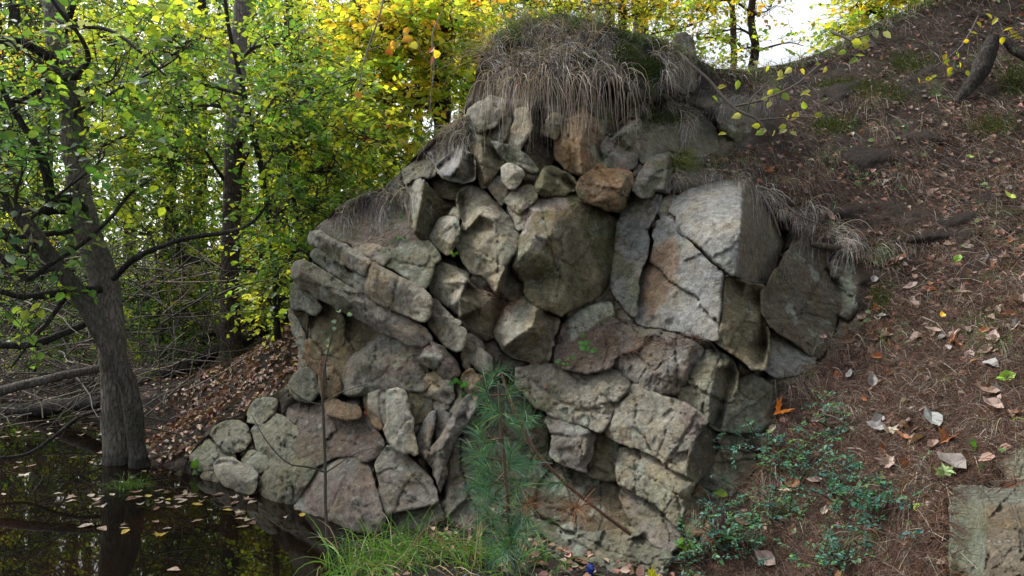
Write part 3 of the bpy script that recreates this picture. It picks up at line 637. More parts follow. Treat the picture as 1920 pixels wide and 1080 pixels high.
([(1195,602),(1197,555),(1206,505),(1219,485),(1226,450),(1231,418),(1245,404),(1262,410),(1263,431),(1281,448),(1310,471),(1330,496),(1354,513),(1352,540),(1350,570),(1345,600),(1346,636),(1320,633),(1280,623),(1240,613),(1209,609)], dict(off=-6,gx_=-19,gy_=-2,tint='b',rough=.65,frac=.25)),
([(1263,427),(1269,406),(1258,394),(1272,370),(1300,355),(1340,343),(1385,336),(1397,344,-20),(1420,355,-5),(1441,385,9),(1466,430,26),(1471,456,28),(1456,500,26),(1446,526,22),(1420,531,4),(1395,526,-14),(1372,519,-25),(1355,509),(1333,492),(1313,467),(1283,445)], dict(off=0,tint='b',rough=.65,frac=.15,ridges=[[(1391,343,-24),(1391,380,-27),(1388,440,-29),(1378,516,-27)],[(1268,420,-1),(1290,445,-7),(1320,470,-14),(1358,506,-24)],[(1300,360,-5),(1345,347,-12)]])),
([(1231,396),(1240,371),(1262,366),(1275,371),(1262,393),(1250,401),(1240,409)], dict(off=5,gx_=-20,tint='w',rough=1.8)),
([(1345,636),(1350,600),(1352,560),(1356,517),(1372,522),(1400,531),(1431,536),(1433,560),(1428,590),(1441,620),(1441,650),(1431,691),(1415,690),(1390,673),(1365,656),(1347,643)], dict(off=-16,tint='o',ridges=[[(1350,620,-20),(1356,565,-20),(1360,522,-18)],[(1385,560,-12),(1388,610,-18),(1400,650,-10)],[(1388,540,-5),(1388,560,-10),(1427,565,0)],[(1429,590,10),(1436,650,12)]])),
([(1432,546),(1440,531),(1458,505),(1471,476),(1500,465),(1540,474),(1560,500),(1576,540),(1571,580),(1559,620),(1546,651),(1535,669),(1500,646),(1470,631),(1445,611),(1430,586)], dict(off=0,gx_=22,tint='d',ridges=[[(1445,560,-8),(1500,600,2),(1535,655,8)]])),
([(1434,691),(1440,651),(1443,622),(1465,633),(1500,649),(1531,670),(1526,691),(1490,703),(1455,706)], dict(off=4,gx_=4,tint='b')),
([(1548,500),(1570,485),(1610,490),(1626,530),(1616,575),(1590,601),(1572,590),(1578,545)], dict(off=6,gx_=14,tint='d',rough=1.6,edge=18,rad=7)),
# --- lower right strata
([(1160,681),(1165,666),(1200,650),(1212,631),(1235,628),(1265,640),(1300,640),(1320,654),(1310,670),(1301,690),(1285,726),(1270,741),(1262,743),(1230,739),(1215,731),(1185,711),(1170,701)], dict(off=-4,tint='p',rough=1.5,ridges=[[(1215,635,2),(1260,650,-4),(1303,645,-6)],[(1258,655,-10),(1262,690,-14),(1266,736,-10)],[(1296,648,-13),(1288,690,-15),(1272,736,-8)]])),
([(1301,691),(1322,655),(1346,656),(1376,681),(1383,700),(1381,720),(1376,745),(1361,770),(1351,809),(1330,796),(1300,771),(1274,748),(1286,727)], dict(off=-4,tint='m',rough=1.5,ridges=[[(1330,665,-3),(1340,690,-10),(1333,735,-13),(1328,790,-10)],[(1290,735,-4),(1330,738,-13)],[(1372,700,8),(1345,800,6)]])),
([(1364,771),(1378,746),(1386,715),(1400,705),(1430,712),(1456,726),(1459,760),(1451,791),(1420,811),(1390,811),(1354,809)], dict(off=2,gx_=12,tint='m')),
([(1040,682),(1048,640),(1055,610),(1075,590),(1110,575),(1145,568),(1152,600),(1190,620),(1206,640),(1195,654),(1160,665),(1140,690),(1100,701),(1060,692)], dict(off=0,gy_=-16,gx_=-3,tint='s',rough=1.3)),
([(972,692),(1010,683),(1040,685),(1090,702),(1140,691),(1165,701),(1181,716),(1171,736),(1151,760),(1140,785),(1126,809),(1100,801),(1075,791),(1045,781),(1030,776),(1024,768),(1005,765),(985,741),(970,721)], dict(off=-2,gx_=-5,gy_=-5,tint='g',rough=1.2,ridges=[[(1020,690,2),(1060,740,-6),(1120,760,-9)]])),
([(1128,806),(1140,786),(1155,756),(1172,735),(1190,715),(1220,735),(1250,745),(1280,755),(1310,774),(1326,790),(1318,798),(1301,825),(1291,860),(1283,889),(1255,871),(1225,851),(1190,839),(1160,829),(1140,819)], dict(off=-8,gx_=-9,gy_=-4,tint='g',ridges=[[(1150,800,-6),(1200,800,-12),(1280,850,-17)],[(1240,790,-10),(1260,800,-16),(1310,800,-15)]])),
([(1301,822),(1318,798),(1330,796),(1346,806),(1346,850),(1326,880),(1306,906),(1285,891),(1291,860)], dict(off=-6,gx_=40,tint='d')),
([(1348,812),(1375,815),(1400,830),(1421,860),(1401,900),(1371,931),(1340,921),(1310,907),(1330,881),(1347,851)], dict(off=4,gx_=6,tint='m')),
([(1161,841),(1190,842),(1225,855),(1255,875),(1285,893),(1300,906),(1293,925),(1286,945),(1279,966),(1270,986),(1250,971),(1225,941),(1200,926),(1175,911),(1162,906),(1158,870)], dict(off=-5,gx_=-10,tint='g',ridges=[[(1170,850,-2),(1230,890,-8),(1275,920,-15)]])),
([(1281,951),(1296,926),(1310,910),(1330,930),(1321,960),(1316,1000),(1296,1011),(1278,1001)], dict(off=-4,gx_=10,tint='r')),
([(1319,1000),(1325,975),(1346,985),(1351,1010),(1335,1021),(1318,1018)], dict(off=-6,tint='r')),
([(1172,913),(1200,928),(1225,945),(1250,975),(1276,990),(1278,1010),(1260,1031),(1235,1026),(1210,1011),(1190,991),(1175,961),(1164,931)], dict(off=4,gx_=-6,tint='p')),
([(1023,792),(1030,778),(1075,792),(1105,805),(1121,815),(1111,830),(1099,870),(1100,886),(1080,876),(1050,866),(1030,851),(1033,820)], dict(off=-2,tint='p',ridges=[[(1035,785,-2),(1070,820,-9),(1098,845,-9)],[(1100,810,-8),(1098,850,-9)]])),
([(1112,831),(1125,812),(1160,832),(1162,870),(1158,901),(1130,901),(1105,886),(1101,865)], dict(off=8,gx_=12,tint='o')),
([(1035,866),(1070,880),(1100,890),(1130,905),(1165,911),(1172,950),(1181,986),(1140,1001),(1090,1001),(1050,986),(1010,961),(1000,910)], dict(off=14,gy_=-8,tint='d')),
([(1000,971),(1050,990),(1100,1003),(1180,990),(1200,1011),(1235,1029),(1260,1036),(1245,1095),(1000,1100),(955,1070),(950,1001)], dict(off=2,gy_=-14,tint='m',rough=1.4)),
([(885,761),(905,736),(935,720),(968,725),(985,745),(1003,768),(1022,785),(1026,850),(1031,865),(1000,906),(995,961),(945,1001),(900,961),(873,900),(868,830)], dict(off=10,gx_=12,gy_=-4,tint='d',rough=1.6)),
# --- lower middle wedges
([(780,846),(800,858),(815,880),(825,926),(835,891),(832,870),(850,830),(870,800),(895,760),(897,742),(880,738),(862,755),(845,790),(825,820),(808,851),(790,848)], dict(off=-9,gx_=-8,tint='p',edge=7,rad=3,ridges=[[(885,745,-8),(850,800,-13),(825,850,-13),(826,910,-7)]])),
([(777,851),(780,830),(790,805),(808,775),(816,770),(813,800),(806,830),(803,848),(795,856)], dict(off=0,gx_=-28,tint='b',thick=.3)),
([(817,802),(817,775),(825,767),(843,779),(840,800),(825,821),(817,826)], dict(off=4,gx_=-14,tint='p',thick=.3)),
([(693,740),(710,735),(727,734),(726,790),(721,800),(700,777),(692,765)], dict(off=0,gx_=8,tint='g')),
([(727,734),(745,731),(758,734),(770,780),(776,830),(779,848),(765,851),(740,841),(722,806),(727,790)], dict(off=-8,gx_=6,tint='w',ridges=[[(738,735,-8),(745,790,-14),(768,846,-8)]])),
([(758,733),(785,734),(806,745),(809,765),(790,786),(772,791),(765,766)], dict(off=3,gx_=16,tint='o')),
([(811,760),(816,748),(830,742),(841,750),(838,764),(824,768)], dict(off=5,tint='w',thick=.2,rough=2,edge=6)),
([(590,881),(600,870),(640,860),(665,855),(685,871),(700,911),(715,951),(722,976),(716,995),(690,998),(655,995),(620,984),(585,970),(558,950),(564,921),(575,901)], dict(off=-4,gx_=-4,gy_=-8,tint='p',ridges=[[(660,862,0),(650,910,-8),(660,980,-8)]])),
([(704,871),(715,856),(725,836),(735,840),(765,856),(790,881),(806,901),(816,921),(821,941),(800,946),(775,951),(740,956),(725,966),(714,931)], dict(off=-4,gy_=-9,tint='p',ridges=[[(728,845,4),(742,900,-9),(735,950,-8)],[(742,900,-9),(790,900,-4)]])),
([(725,971),(745,957),(780,953),(820,945),(830,971),(805,996),(775,1012),(735,1008)], dict(off=-2,gy_=-6,tint='m')),
([(541,765),(580,750),(610,752),(640,760),(665,771),(690,771),(700,801),(720,831),(715,851),(690,866),(660,851),(620,860),(590,876),(560,861),(545,831),(538,800)], dict(off=4,gy_=-13,tint='s',rough=1.6)),
([(607,756),(625,750),(670,765),(673,780),(650,786),(615,776)], dict(off=-7,gy_=-6,tint='r',thick=.25)),
([(681,743),(690,744),(698,772),(716,795),(719,806),(705,801),(690,781),(683,761)], dict(off=2,gx_=-20,tint='r',thick=.2,edge=5,rad=2)),
([(569,652),(580,640),(600,665),(606,690),(598,701),(585,691),(570,681)], dict(off=0,gx_=-18,tint='r')),
([(600,700),(610,680),(621,685),(636,710),(638,735),(625,743),(605,746),(599,730)], dict(off=-4,tint='r',ridges=[[(606,690,0),(612,715,-9),(610,742,-5)]])),
([(544,717),(555,701),(575,690),(590,705),(599,735),(580,751),(560,749),(547,736)], dict(off=-2,tint='m',rad=1.8,edge=5)),
([(545,588),(558,600),(574,642),(577,686),(570,705),(560,690),(564,655),(554,625)], dict(off=8,gx_=-20,tint='g')),
([(462,791),(470,766),(480,751),(500,748),(520,752),(516,772),(500,786),(485,796)], dict(off=2,gx_=-6,tint='m',rough=1.8)),
([(470,806),(488,790),(512,778),(540,786),(556,806),(562,838),(592,874),(577,902),(560,936),(541,950),(520,958),(500,950),(483,916),(496,882),(504,857),(483,842)], dict(off=-2,gy_=-5,tint='m',rough=1.7,ridges=[[(488,798,0),(520,815,-9),(548,812,2)],[(520,815,-9),(512,850,-4),(530,870,-2)],[(505,862,2),(525,880,-12),(560,880,-4)],[(525,880,-12),(515,940,-9)]])),
([(454,861),(465,848),(490,845),(502,856),(499,881),(485,888),(469,879)], dict(off=3,tint='m',rough=1.8,rad=1.8,edge=5)),
([(396,816),(405,800),(425,793),(450,791),(463,800),(468,825),(458,841),(440,849),(425,844),(409,831)], dict(off=-4,gy_=-4,tint='m',rough=1.8,rad=1.8,edge=5,ridges=[[(405,812,2),(430,822,-9),(455,836,-4)]])),
([(356,856),(365,841),(380,836),(395,816),(407,829),(430,850),(441,855),(435,863),(410,864),(403,871),(405,883),(385,881),(364,869)], dict(off=3,gy_=-4,tint='m',rough=1.8,rad=1.8,edge=5)),
([(374,894),(385,882),(405,884),(413,900),(422,909),(400,914),(384,904)], dict(off=1,tint='m',rough=1.8,rad=6,edge=16)),
]
for k, (o, kw) in enumerate(RK):
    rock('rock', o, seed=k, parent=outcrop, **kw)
def loose(name, label, o, **kw):
    b = rock(name, o, **kw); tag(b, label, 'boulder'); return b
loose('boulder', 'pale angular boulder with rusty left edge overhanging the pond at the foot of the bank', [(402,871),(412,861),(440,862),(460,870),(479,886),(483,905),(475,923),(455,922),(440,916),(420,905),(407,890)], off=-12, tint='w', seed=201, ridges=[[(408,875,-10),(430,880,-20),(460,905,-20)],[(412,866,-6),(455,874,-10)]])
loose('boulder', 'small grey stone half sunk in the pond at the foot of the big pinkish rock', [(549,963),(558,945),(570,948),(601,968),(590,985),(560,982)], off=-8, tint='b', seed=202, thick=.2, rad=5, edge=12)
loose('boulder', 'big square green grey boulder with rusty right face in the bottom right corner', [(1782,945),(1788,917),(1820,911),(1870,916),(1896,919),(1935,905),(1990,920),(1990,1140),(1785,1140)], off=-36, tint='m', frac=0.0, seed=203, thick=.5, edge=16, rad=5, ridges=[[(1790,940,-38),(1850,945,-48),(1935,945,-44)],[(1850,945,-48),(1842,1100,-46)]])
loose('boulder', 'flat mossy stone lying behind the big corner boulder', [(1862,862),(1885,839),(1930,830),(1985,850),(1985,905),(1935,900),(1898,908),(1880,885)], off=-26, gy_=-14, tint='m', seed=204, thick=.3, edge=14, rad=5)
loose('boulder', 'dark earthy rock standing on the crest right of the hanging grass', [(1254,152),(1258,92),(1265,66),(1285,60),(1300,76),(1306,120),(1303,166),(1280,176)], off=-18, tint='d', seed=205, thick=.4, gx_=10)
loose('boulder', 'dark hollowed rock below the twig of yellow leaves on the slope', [(1345,205),(1375,182),(1420,186),(1432,210),(1420,250),(1382,268),(1352,248)], off=-4, tint='d', seed=206, thick=.5, rough=2.2, gx_=20, gy_=18, edge=16, rad=8)
close_joints()
build_hillside()

# ------------------------------------------------------------------ grasses and litter
def surf(px, py, lift=0.0, front=True):
    y = (DF if front else D)(px, py); return W(px, py, y - lift)
def surf_n(px, py):
    a = surf(px + 8, py, front=False) - surf(px - 8, py, front=False); b = surf(px, py - 8, front=False) - surf(px, py + 8, front=False)
    n = nrm(np.cross(a, b)); s = np.where((n * surf(px, py)).sum(-1) > 0, -1, 1); return n * s[..., None]
def strands(P, Dr, L, wd, droop, nseg, C, r, collide=True, tip=.25, wav=.12):
    """thin blades that start along Dr and sag; ribbons with a random side"""
    n = len(P); d = nrm(Dr); pts = [P]; p = P.copy(); st = (L / nseg)[:, None]
    for k in range(nseg):
        d = nrm(d + np.array([0, 0, -1.0]) * (droop / nseg)[:, None] + r.normal(0, wav, (n, 3)))
        p = p + d * st
        if collide:
            x, y = to_px(p); lim = DF(x, y) - .012 - .03 * r.random(n); on = (x > 310) & (y < 1250)
            sc = np.where(on & (p[:, 1] > lim), lim / p[:, 1], 1.0); p = p * sc[:, None]
        pts.append(p.copy())
    Q = np.stack(pts, 1); view = nrm(Q); T = np.gradient(Q, axis=1)
    side = nrm(np.cross(T, view) + r.normal(0, .25, (n, 1, 3)) * np.linalg.norm(T, axis=-1, keepdims=True))
    w = (wd[:, None] * np.linspace(1, tip, nseg + 1)[None])[..., None] * .5
    V = np.stack([Q - side * w, Q + side * w], 2).reshape(-1, 3); m = nseg + 1
    b = (np.arange(n) * m * 2)[:, None] + np.arange(nseg)[None] * 2
    F = np.concatenate([np.stack([b, b + 1, b + 3], -1).reshape(-1, 3), np.stack([b, b + 3, b + 2], -1).reshape(-1, 3)])
    return V, F, np.repeat(C, m * 2, 0)
DRY = [((.26, .24, .22), 4), ((.45, .42, .39), 2.3), ((.13, .112, .10), 4), ((.20, .16, .125), 2)]
GREEN = [((.06, .13, .025), 5), ((.10, .18, .035), 3), ((.04, .085, .02), 3), ((.2, .19, .06), 1)]
RUST = [((.085, .041, .026), 4), ((.135, .068, .04), 2), ((.045, .026, .018), 5), ((.2, .14, .10), .7)]

BARE = [[(1776,950),(1782,915),(1820,905),(1870,908),(1896,914),(2010,900),(2010,1150),(1780,1150)], [(1866,868),(1885,842),(1990,835),(1990,905),(1880,905)]]   # clean boulders
def sample(pg, n, r, dens=None):
    pg = np.asarray(pg, float); out = []
    lo = pg.min(0); hi = pg.max(0); tot = 0
    while tot < n:
        q = lo + r.random((n * 2, 2)) * (hi - lo); q = q[inside(q[:, 0], q[:, 1], pg)]
        q = q[~inside(q[:, 0], q[:, 1], BARE[0]) & ~inside(q[:, 0], q[:, 1], BARE[1])]
        if dens is not None: q = q[r.random(len(q)) < dens(q[:, 0], q[:, 1])]
        out.append(q); tot += len(q)
        if len(out) > 60: break
    return np.concatenate(out)[:n]

def hang(name, label, cat, pg, n, L, w, droop, pal=DRY, spread=.45, out=.3, up=.35, kind='stuff', mat=None, nseg=7, extra=None, seed=1, group=None, wav=.14):
    r = np.random.default_rng(seed); cq = sample(pg, max(4, n // 34), r); ci = r.integers(len(cq), size=n); q = cq[ci] + r.normal(0, 5.5, (n, 2)); P = surf(q[:, 0], q[:, 1], .0); nn = surf_n(q[:, 0], q[:, 1])
    cd = r.normal(0, spread, (len(cq), 3)); cl = r.choice([.25, .45, .7, 1.0, 1.25], len(cq)); cb = r.uniform(.4, 1.35, len(cq))[:, None]
    d = nn * out + np.array([0, 0, up]) + cd[ci] + r.normal(0, spread * .45, (n, 3))
    V, F, C = strands(P - nn * .03, d, r.uniform(*L, n) * cl[ci], r.uniform(*w, n), r.uniform(droop[0], droop[1], n), nseg, pick(pal, n, r, .28) * cb[ci], r, wav=wav)
    a = Acc(); a.add(V, F, C)
    if extra: extra(a, r)
    o = a.build(name, mat or STRAW, loc=P.mean(0)); o['kind'] = kind; tag(o, label, cat, group); return o

TOPG = [(905,110),(925,70),(975,42),(1050,30),(1120,45),(1160,70),(1178,100),(1160,125),(1110,115),(1060,110),(1000,125),(950,125),(915,135)]
def longer(a, r):
    n = 70; q = sample([(910,110),(1000,90),(1160,100),(1180,120),(905,140)], n, r); P = surf(q[:, 0], q[:, 1]); nn = surf_n(q[:, 0], q[:, 1])
    a.add(*strands(P, nn * .5 + r.normal(0, .7, (n, 3)), r.uniform(.15, .5, n), r.uniform(.005, .010, n), r.uniform(1, 4, n), 8, pick([((.10, .075, .06), 3), ((.17, .13, .10), 2)], n, r), r, wav=.3))
    n = 260; q = sample([(910,130),(1160,120),(1190,140),(1120,150),(1060,160),(960,160),(905,160)], n, r); P = surf(q[:, 0], q[:, 1]); nn = surf_n(q[:, 0], q[:, 1])
    a.add(*strands(P, nn * .5 + r.normal(0, .3, (n, 3)), r.uniform(.25, .62, n), r.uniform(.003, .0055, n), r.uniform(4, 8, n), 8, pick([((.36, .30, .24), 3), ((.28, .22, .17), 2)], n, r), r, wav=.16))
hang('hanging_grass', 'thick mane of dry greyish grass hanging over the top of the outcrop', 'dry grass', TOPG, 1700, (.06, .32), (.0022, .005), (.8, 4.4), spread=1.0, wav=.34, extra=longer, seed=3, nseg=8)
hang('hanging_grass', 'sparse dry grass and roots hanging right of the mane over dark rocks', 'dry grass', [(1165,75),(1240,80),(1300,120),(1345,150),(1330,190),(1250,185),(1180,170)], 380, (.08, .24), (.0025, .0045), (2, 5), seed=4)
hang('hanging_grass', 'matted dry grass on the left shoulder beside the pale top blocks', 'dry grass', [(752,325),(800,270),(865,215),(880,245),(872,262),(800,285),(770,310)], 1000, (.07, .24), (.0025, .0045), (2, 5), seed=5)
hang('hanging_grass', 'fringe of dry grass over the brown earth ledge above the tilted strata', 'dry grass', [(612,408),(652,378),(720,352),(752,340),(758,370),(720,385),(660,400)], 1150, (.07, .24), (.0025, .0045), (2.5, 5), seed=6)
hang('hanging_grass', 'dry grass fringe drooping over the top edge of the big pale slab', 'dry grass', [(1265,318),(1300,310),(1350,308),(1400,318),(1425,338),(1380,326),(1330,328),(1290,340),(1266,350)], 550, (.05, .15), (.0025, .0045), (2.5, 5), seed=7)
hang('hanging_grass', 'long dry grass falling beside the dark right face of the slab', 'dry grass', [(1405,330),(1450,345),(1520,370),(1570,400),(1640,440),(1660,480),(1600,470),(1540,450),(1490,440),(1450,390)], 1300, (.1, .27), (.0025, .0045), (2, 5), seed=8)
hang('hanging_grass', 'dry grass and fine roots hanging over the dark hollow below the yellow leaved twig', 'dry grass', [(1330,160),(1380,150),(1440,155),(1455,190),(1400,185),(1345,200)], 620, (.08, .28), (.0025, .0045), (2, 5), seed=14)
hang('grass_tuft', 'short yellow green grass tuft above the pink knob of the slab', 'grass', [(1262,285),(1295,280),(1310,300),(1285,310),(1266,305)], 260, (.08, .2), (.003, .005), (1, 2.6), pal=[((.16, .2, .04), 2), ((.25, .25, .07), 1)], kind='thing', seed=9)
hang('green_grass', 'fine green grass growing on the crown of the outcrop', 'grass', [(905,90),(930,60),(985,36),(1050,26),(1130,42),(1200,62),(1240,75),(1190,72),(1110,52),(1040,38),(980,52),(935,80)], 900, (.1, .3), (.0025, .004), (.6, 2.5), pal=GREEN, up=1.0, mat=GREENB, seed=10)

hang('hanging_grass', 'thin grass and roots over the shaded mossy rock above the pink knob', 'dry grass', [(1195,175),(1260,180),(1330,205),(1320,225),(1240,205),(1190,200)], 420, (.08, .3), (.0022, .004), (2, 5), seed=16)
hang('dry_stalks', 'loose dry stalks sticking up from the crown of the outcrop', 'dry grass', [(905,100),(930,60),(985,36),(1050,26),(1130,42),(1200,62),(1240,78),(1180,90),(1100,70),(1000,70),(940,110)], 700, (.1, .42), (.0025, .005), (.3, 2.2), spread=.9, up=1.0, wav=.2, seed=15)
# cushions of moss beside the mane
def moss(label, px, py, rx, ry, seed):
    r = np.random.default_rng(seed); n = 1500; q = r.normal(0, .45, (n, 2)) * (rx, ry) + (px, py); P = surf(q[:, 0], q[:, 1], .01); nn = surf_n(q[:, 0], q[:, 1])
    V, F, C = strands(P, nn + r.normal(0, .6, (n, 3)), r.uniform(.012, .035, n), np.full(n, .006), np.full(n, .5), 2, pick([((.045, .075, .015), 2), ((.07, .10, .02), 1), ((.03, .045, .012), 2)], n, r), r, collide=False)
    a = Acc(); a.add(V, F, C); o = a.build('moss_cushion', GREENB, loc=P.mean(0)); o['kind'] = 'stuff'; tag(o, label, 'moss')
moss('dark moss cushion right of the hanging grass mane', 1165, 105, 26, 24, 61)
moss('mossy patch under the dark standing rock on the crest', 1215, 130, 34, 22, 62)
moss('dull moss patch on the dark upper slope at the right edge', 1660, 175, 60, 25, 63)
for k_, (x_, y_, a_, b_, w_) in enumerate([(1560,235,50,22,'under the bunch of pale leaves'),(1705,118,60,22,'left of the yellow sprig'),(1860,235,50,26,'under the old root'),(1590,160,60,16,'near the crest of the slope'),(1900,150,40,40,'between the two old roots')]): moss('dark green moss patch on the slope ' + w_, x_, y_, a_, b_, 640 + k_)
moss('dark moss on the shaded rock right of the orange block', 1250, 215, 60, 20, 660)
moss('moss patch below the log end on the slope', 1650, 560, 26, 34, 64)

SLOPE = [(1310,120),(1400,132),(1480,125),(1560,92),(1650,48),(1760,0),(1920,-60),(2000,-60),(2000,1130),(1250,1130),(1370,1040),(1425,900),(1455,815),(1480,725),(1545,685),(1625,590),(1605,480),(1500,440),(1430,350),(1300,325),(1340,290),(1430,265),(1440,180),(1330,180)]
LEDGE = [[(1040,690),(1060,620),(1140,575),(1200,620),(1230,625),(1200,660),(1150,690)], [(1195,640),(1290,625),(1330,640),(1330,655),(1200,660)], [(660,450),(760,460),(800,455),(770,420),(640,420)], [(840,500),(900,545),(960,560),(940,590),(905,545)]]
TUFTC0 = [((.20, .165, .13), 4), ((.34, .29, .24), 1.2), ((.10, .075, .055), 4)]
def litter_strands():
    r = np.random.default_rng(12); a = Acc(); dens = lambda x, y: (.55 + .75 * fbm(np.stack([x, y * 1.5, x * 0], -1), .012, 3, 66) + .25 * fbm(np.stack([x, y, x * 0], -1), .05, 2, 67)).clip(.5, 1)
    def lay(q, L, w, pal, dr, lift):
        n = len(q); P = surf(q[:, 0], q[:, 1], 0); nn = surf_n(q[:, 0], q[:, 1]); rd = r.normal(0, 1, (n, 3)); rd = nrm(rd - nn * (rd * nn).sum(-1, keepdims=True))
        a.add(*strands(P + nn * r.uniform(.004, lift, n)[:, None], rd + nn * r.normal(.05, .2, (n, 1)), r.uniform(*L, n), r.uniform(*w, n), np.full(n, dr), 3, pick(pal, n, r), r, collide=True, tip=.5))
    lay(sample([p for p in SLOPE], 36000, r, dens), (.05, .11), (.0014, .0026), RUST, .5, .02)
    lay(sample([(1250,1130),(1450,815),(1620,590),(1920,520),(1990,1130)], 20000, r, dens), (.05, .12), (.0013, .0024), RUST, .5, .022)
    lay(sample(SLOPE, 3000, r, dens), (.10, .24), (.0016, .003), TUFTC0, 1.2, .03)
    for pg in LEDGE: lay(sample(pg, 170, r), (.05, .10), (.0015, .0026), RUST, .6, .01)
    a.build('pine_needle_litter', STRAW, kind='stuff')
    b = Acc(); q = sample(SLOPE, 2700, r, dens); n = len(q); P = surf(q[:, 0], q[:, 1], .02); nn = surf_n(q[:, 0], q[:, 1]); rd = r.normal(0, 1, (n, 3))
    b.add(*leaf_soup(P, rd - nn * (rd * nn).sum(-1, keepdims=True), nn + r.normal(0, .35, (n, 3)), r.uniform(.025, .06, n), pick([((.18, .075, .045), 4.5), ((.22, .14, .10), 2.5), ((.09, .055, .04), 5), ((.34, .27, .22), .8), ((.10, .17, .05), 1.3)], n, r), True, fold=.4))
    b.build('leaf_litter', LITTER, kind='stuff')
    # litter on the bank by the pond and the wood floor
    b = Acc(); n = 9000; x = r.uniform(-9, 2, n); y = r.uniform(4.2, 13, n); z = ground_z(x, y); ok = z > -1.32; x, y, z = x[ok], y[ok], z[ok]; n = len(x); P = np.stack([x, y, z + .03], -1)
    zx = ground_z(x + .05, y); zy = ground_z(x, y + .05); nn = nrm(np.stack([(z - zx) / .05, (z - zy) / .05, np.ones(n)], -1)); rd = r.normal(0, 1, (n, 3))
    b.add(*leaf_soup(P, rd - nn * (rd * nn).sum(-1, keepdims=True), nn + r.normal(0, .4, (n, 3)), r.uniform(.03, .065, n), pick([((.24, .12, .08), 4), ((.36, .25, .18), 3), ((.15, .08, .05), 4), ((.42, .34, .26), 1), ((.35, .27, .05), .6)], n, r), True, fold=.4))
    b.build('leaf_litter', LITTER, kind='stuff')
    # the bank between the leaning tree and the rock
    n = 2600; x = r.uniform(-3.2, -1.3, n); y = r.uniform(4.7, 8, n); z = ground_z(x, y); ok = z > -1.3; x, y, z = x[ok], y[ok], z[ok]; n = len(x); P = np.stack([x, y, z + .035], -1); rd = r.normal(0, 1, (n, 3)); b = Acc()
    zx = ground_z(x + .05, y); zy = ground_z(x, y + .05); nn = nrm(np.stack([(z - zx) / .05, (z - zy) / .05, np.ones(n)], -1))
    b.add(*leaf_soup(P, rd - nn * (rd * nn).sum(-1, keepdims=True), nn + r.normal(0, .45, (n, 3)), r.uniform(.03, .07, n), pick([((.20, .09, .06), 5), ((.28, .17, .12), 3), ((.10, .06, .04), 5), ((.38, .3, .22), .8), ((.3, .2, .05), .5)], n, r), True, fold=.8)); b.build('leaf_litter', LITTER, kind='stuff')
    n = 5000; x = r.uniform(-3.2, -1.3, n); y = r.uniform(4.7, 8, n); z = ground_z(x, y); ok = z > -1.33; P = np.stack([x, y, z + .02], -1)[ok]; n = len(P); b = Acc()
    b.add(*strands(P, r.normal(0, 1, (n, 3)) * (1, 1, .35), r.uniform(.06, .22, n), r.uniform(.002, .005, n), np.full(n, 1.2), 4, pick(RUST + [((.10, .08, .065), 4), ((.2, .17, .14), 1.5)], n, r), r, collide=False)); b.build('dry_grass', STRAW, kind='stuff')
    # debris and dry grass on the ground at the foot of the cliff
    n = 420; x = r.uniform(-.85, .95, n); y = r.uniform(2.75, 3.7, n); z = ground_z(x, y); P = np.stack([x, y, z + .02], -1); rd = r.normal(0, 1, (n, 3)) * (1, 1, .1); b = Acc()
    b.add(*leaf_soup(P, rd, np.array([0, 0, 1.0]) + r.normal(0, .4, (n, 3)), r.uniform(.02, .055, n), pick([((.24, .12, .08), 4), ((.36, .25, .18), 3), ((.15, .08, .05), 4)], n, r), True, fold=.4))
    b.build('leaf_litter', LITTER, kind='stuff')
    n = 1600; x = r.uniform(-.85, 1.0, n); y = r.uniform(2.75, 3.7, n); P = np.stack([x, y, ground_z(x, y)], -1); b = Acc()
    b.add(*strands(P, r.normal(0, 1, (n, 3)) * (1, 1, .5) + (0, 0, .35), r.uniform(.06, .2, n), r.uniform(.002, .004, n), np.full(n, 2.5), 4, pick(DRY + GREEN[:2], n, r), r, collide=False)); b.build('dry_grass', STRAW, kind='stuff')
    # grass and stalks along the crest of the slope
    n = 1500; x = r.uniform(1200, 1960, n); P = surf(x, np.interp(x, SKYL[:, 0], SKYL[:, 1]) + r.uniform(-2, 16, n)); b = Acc()
    b.add(*strands(P, np.array([0, -.2, 1.0]) + r.normal(0, .6, (n, 3)), r.uniform(.05, .26, n), r.uniform(.003, .006, n), r.uniform(1, 3, n), 5, pick(DRY + GREEN[:2] + [((.12, .08, .06), 4)], n, r), r, collide=False)); b.build('dry_grass', STRAW, kind='stuff')
litter_strands()

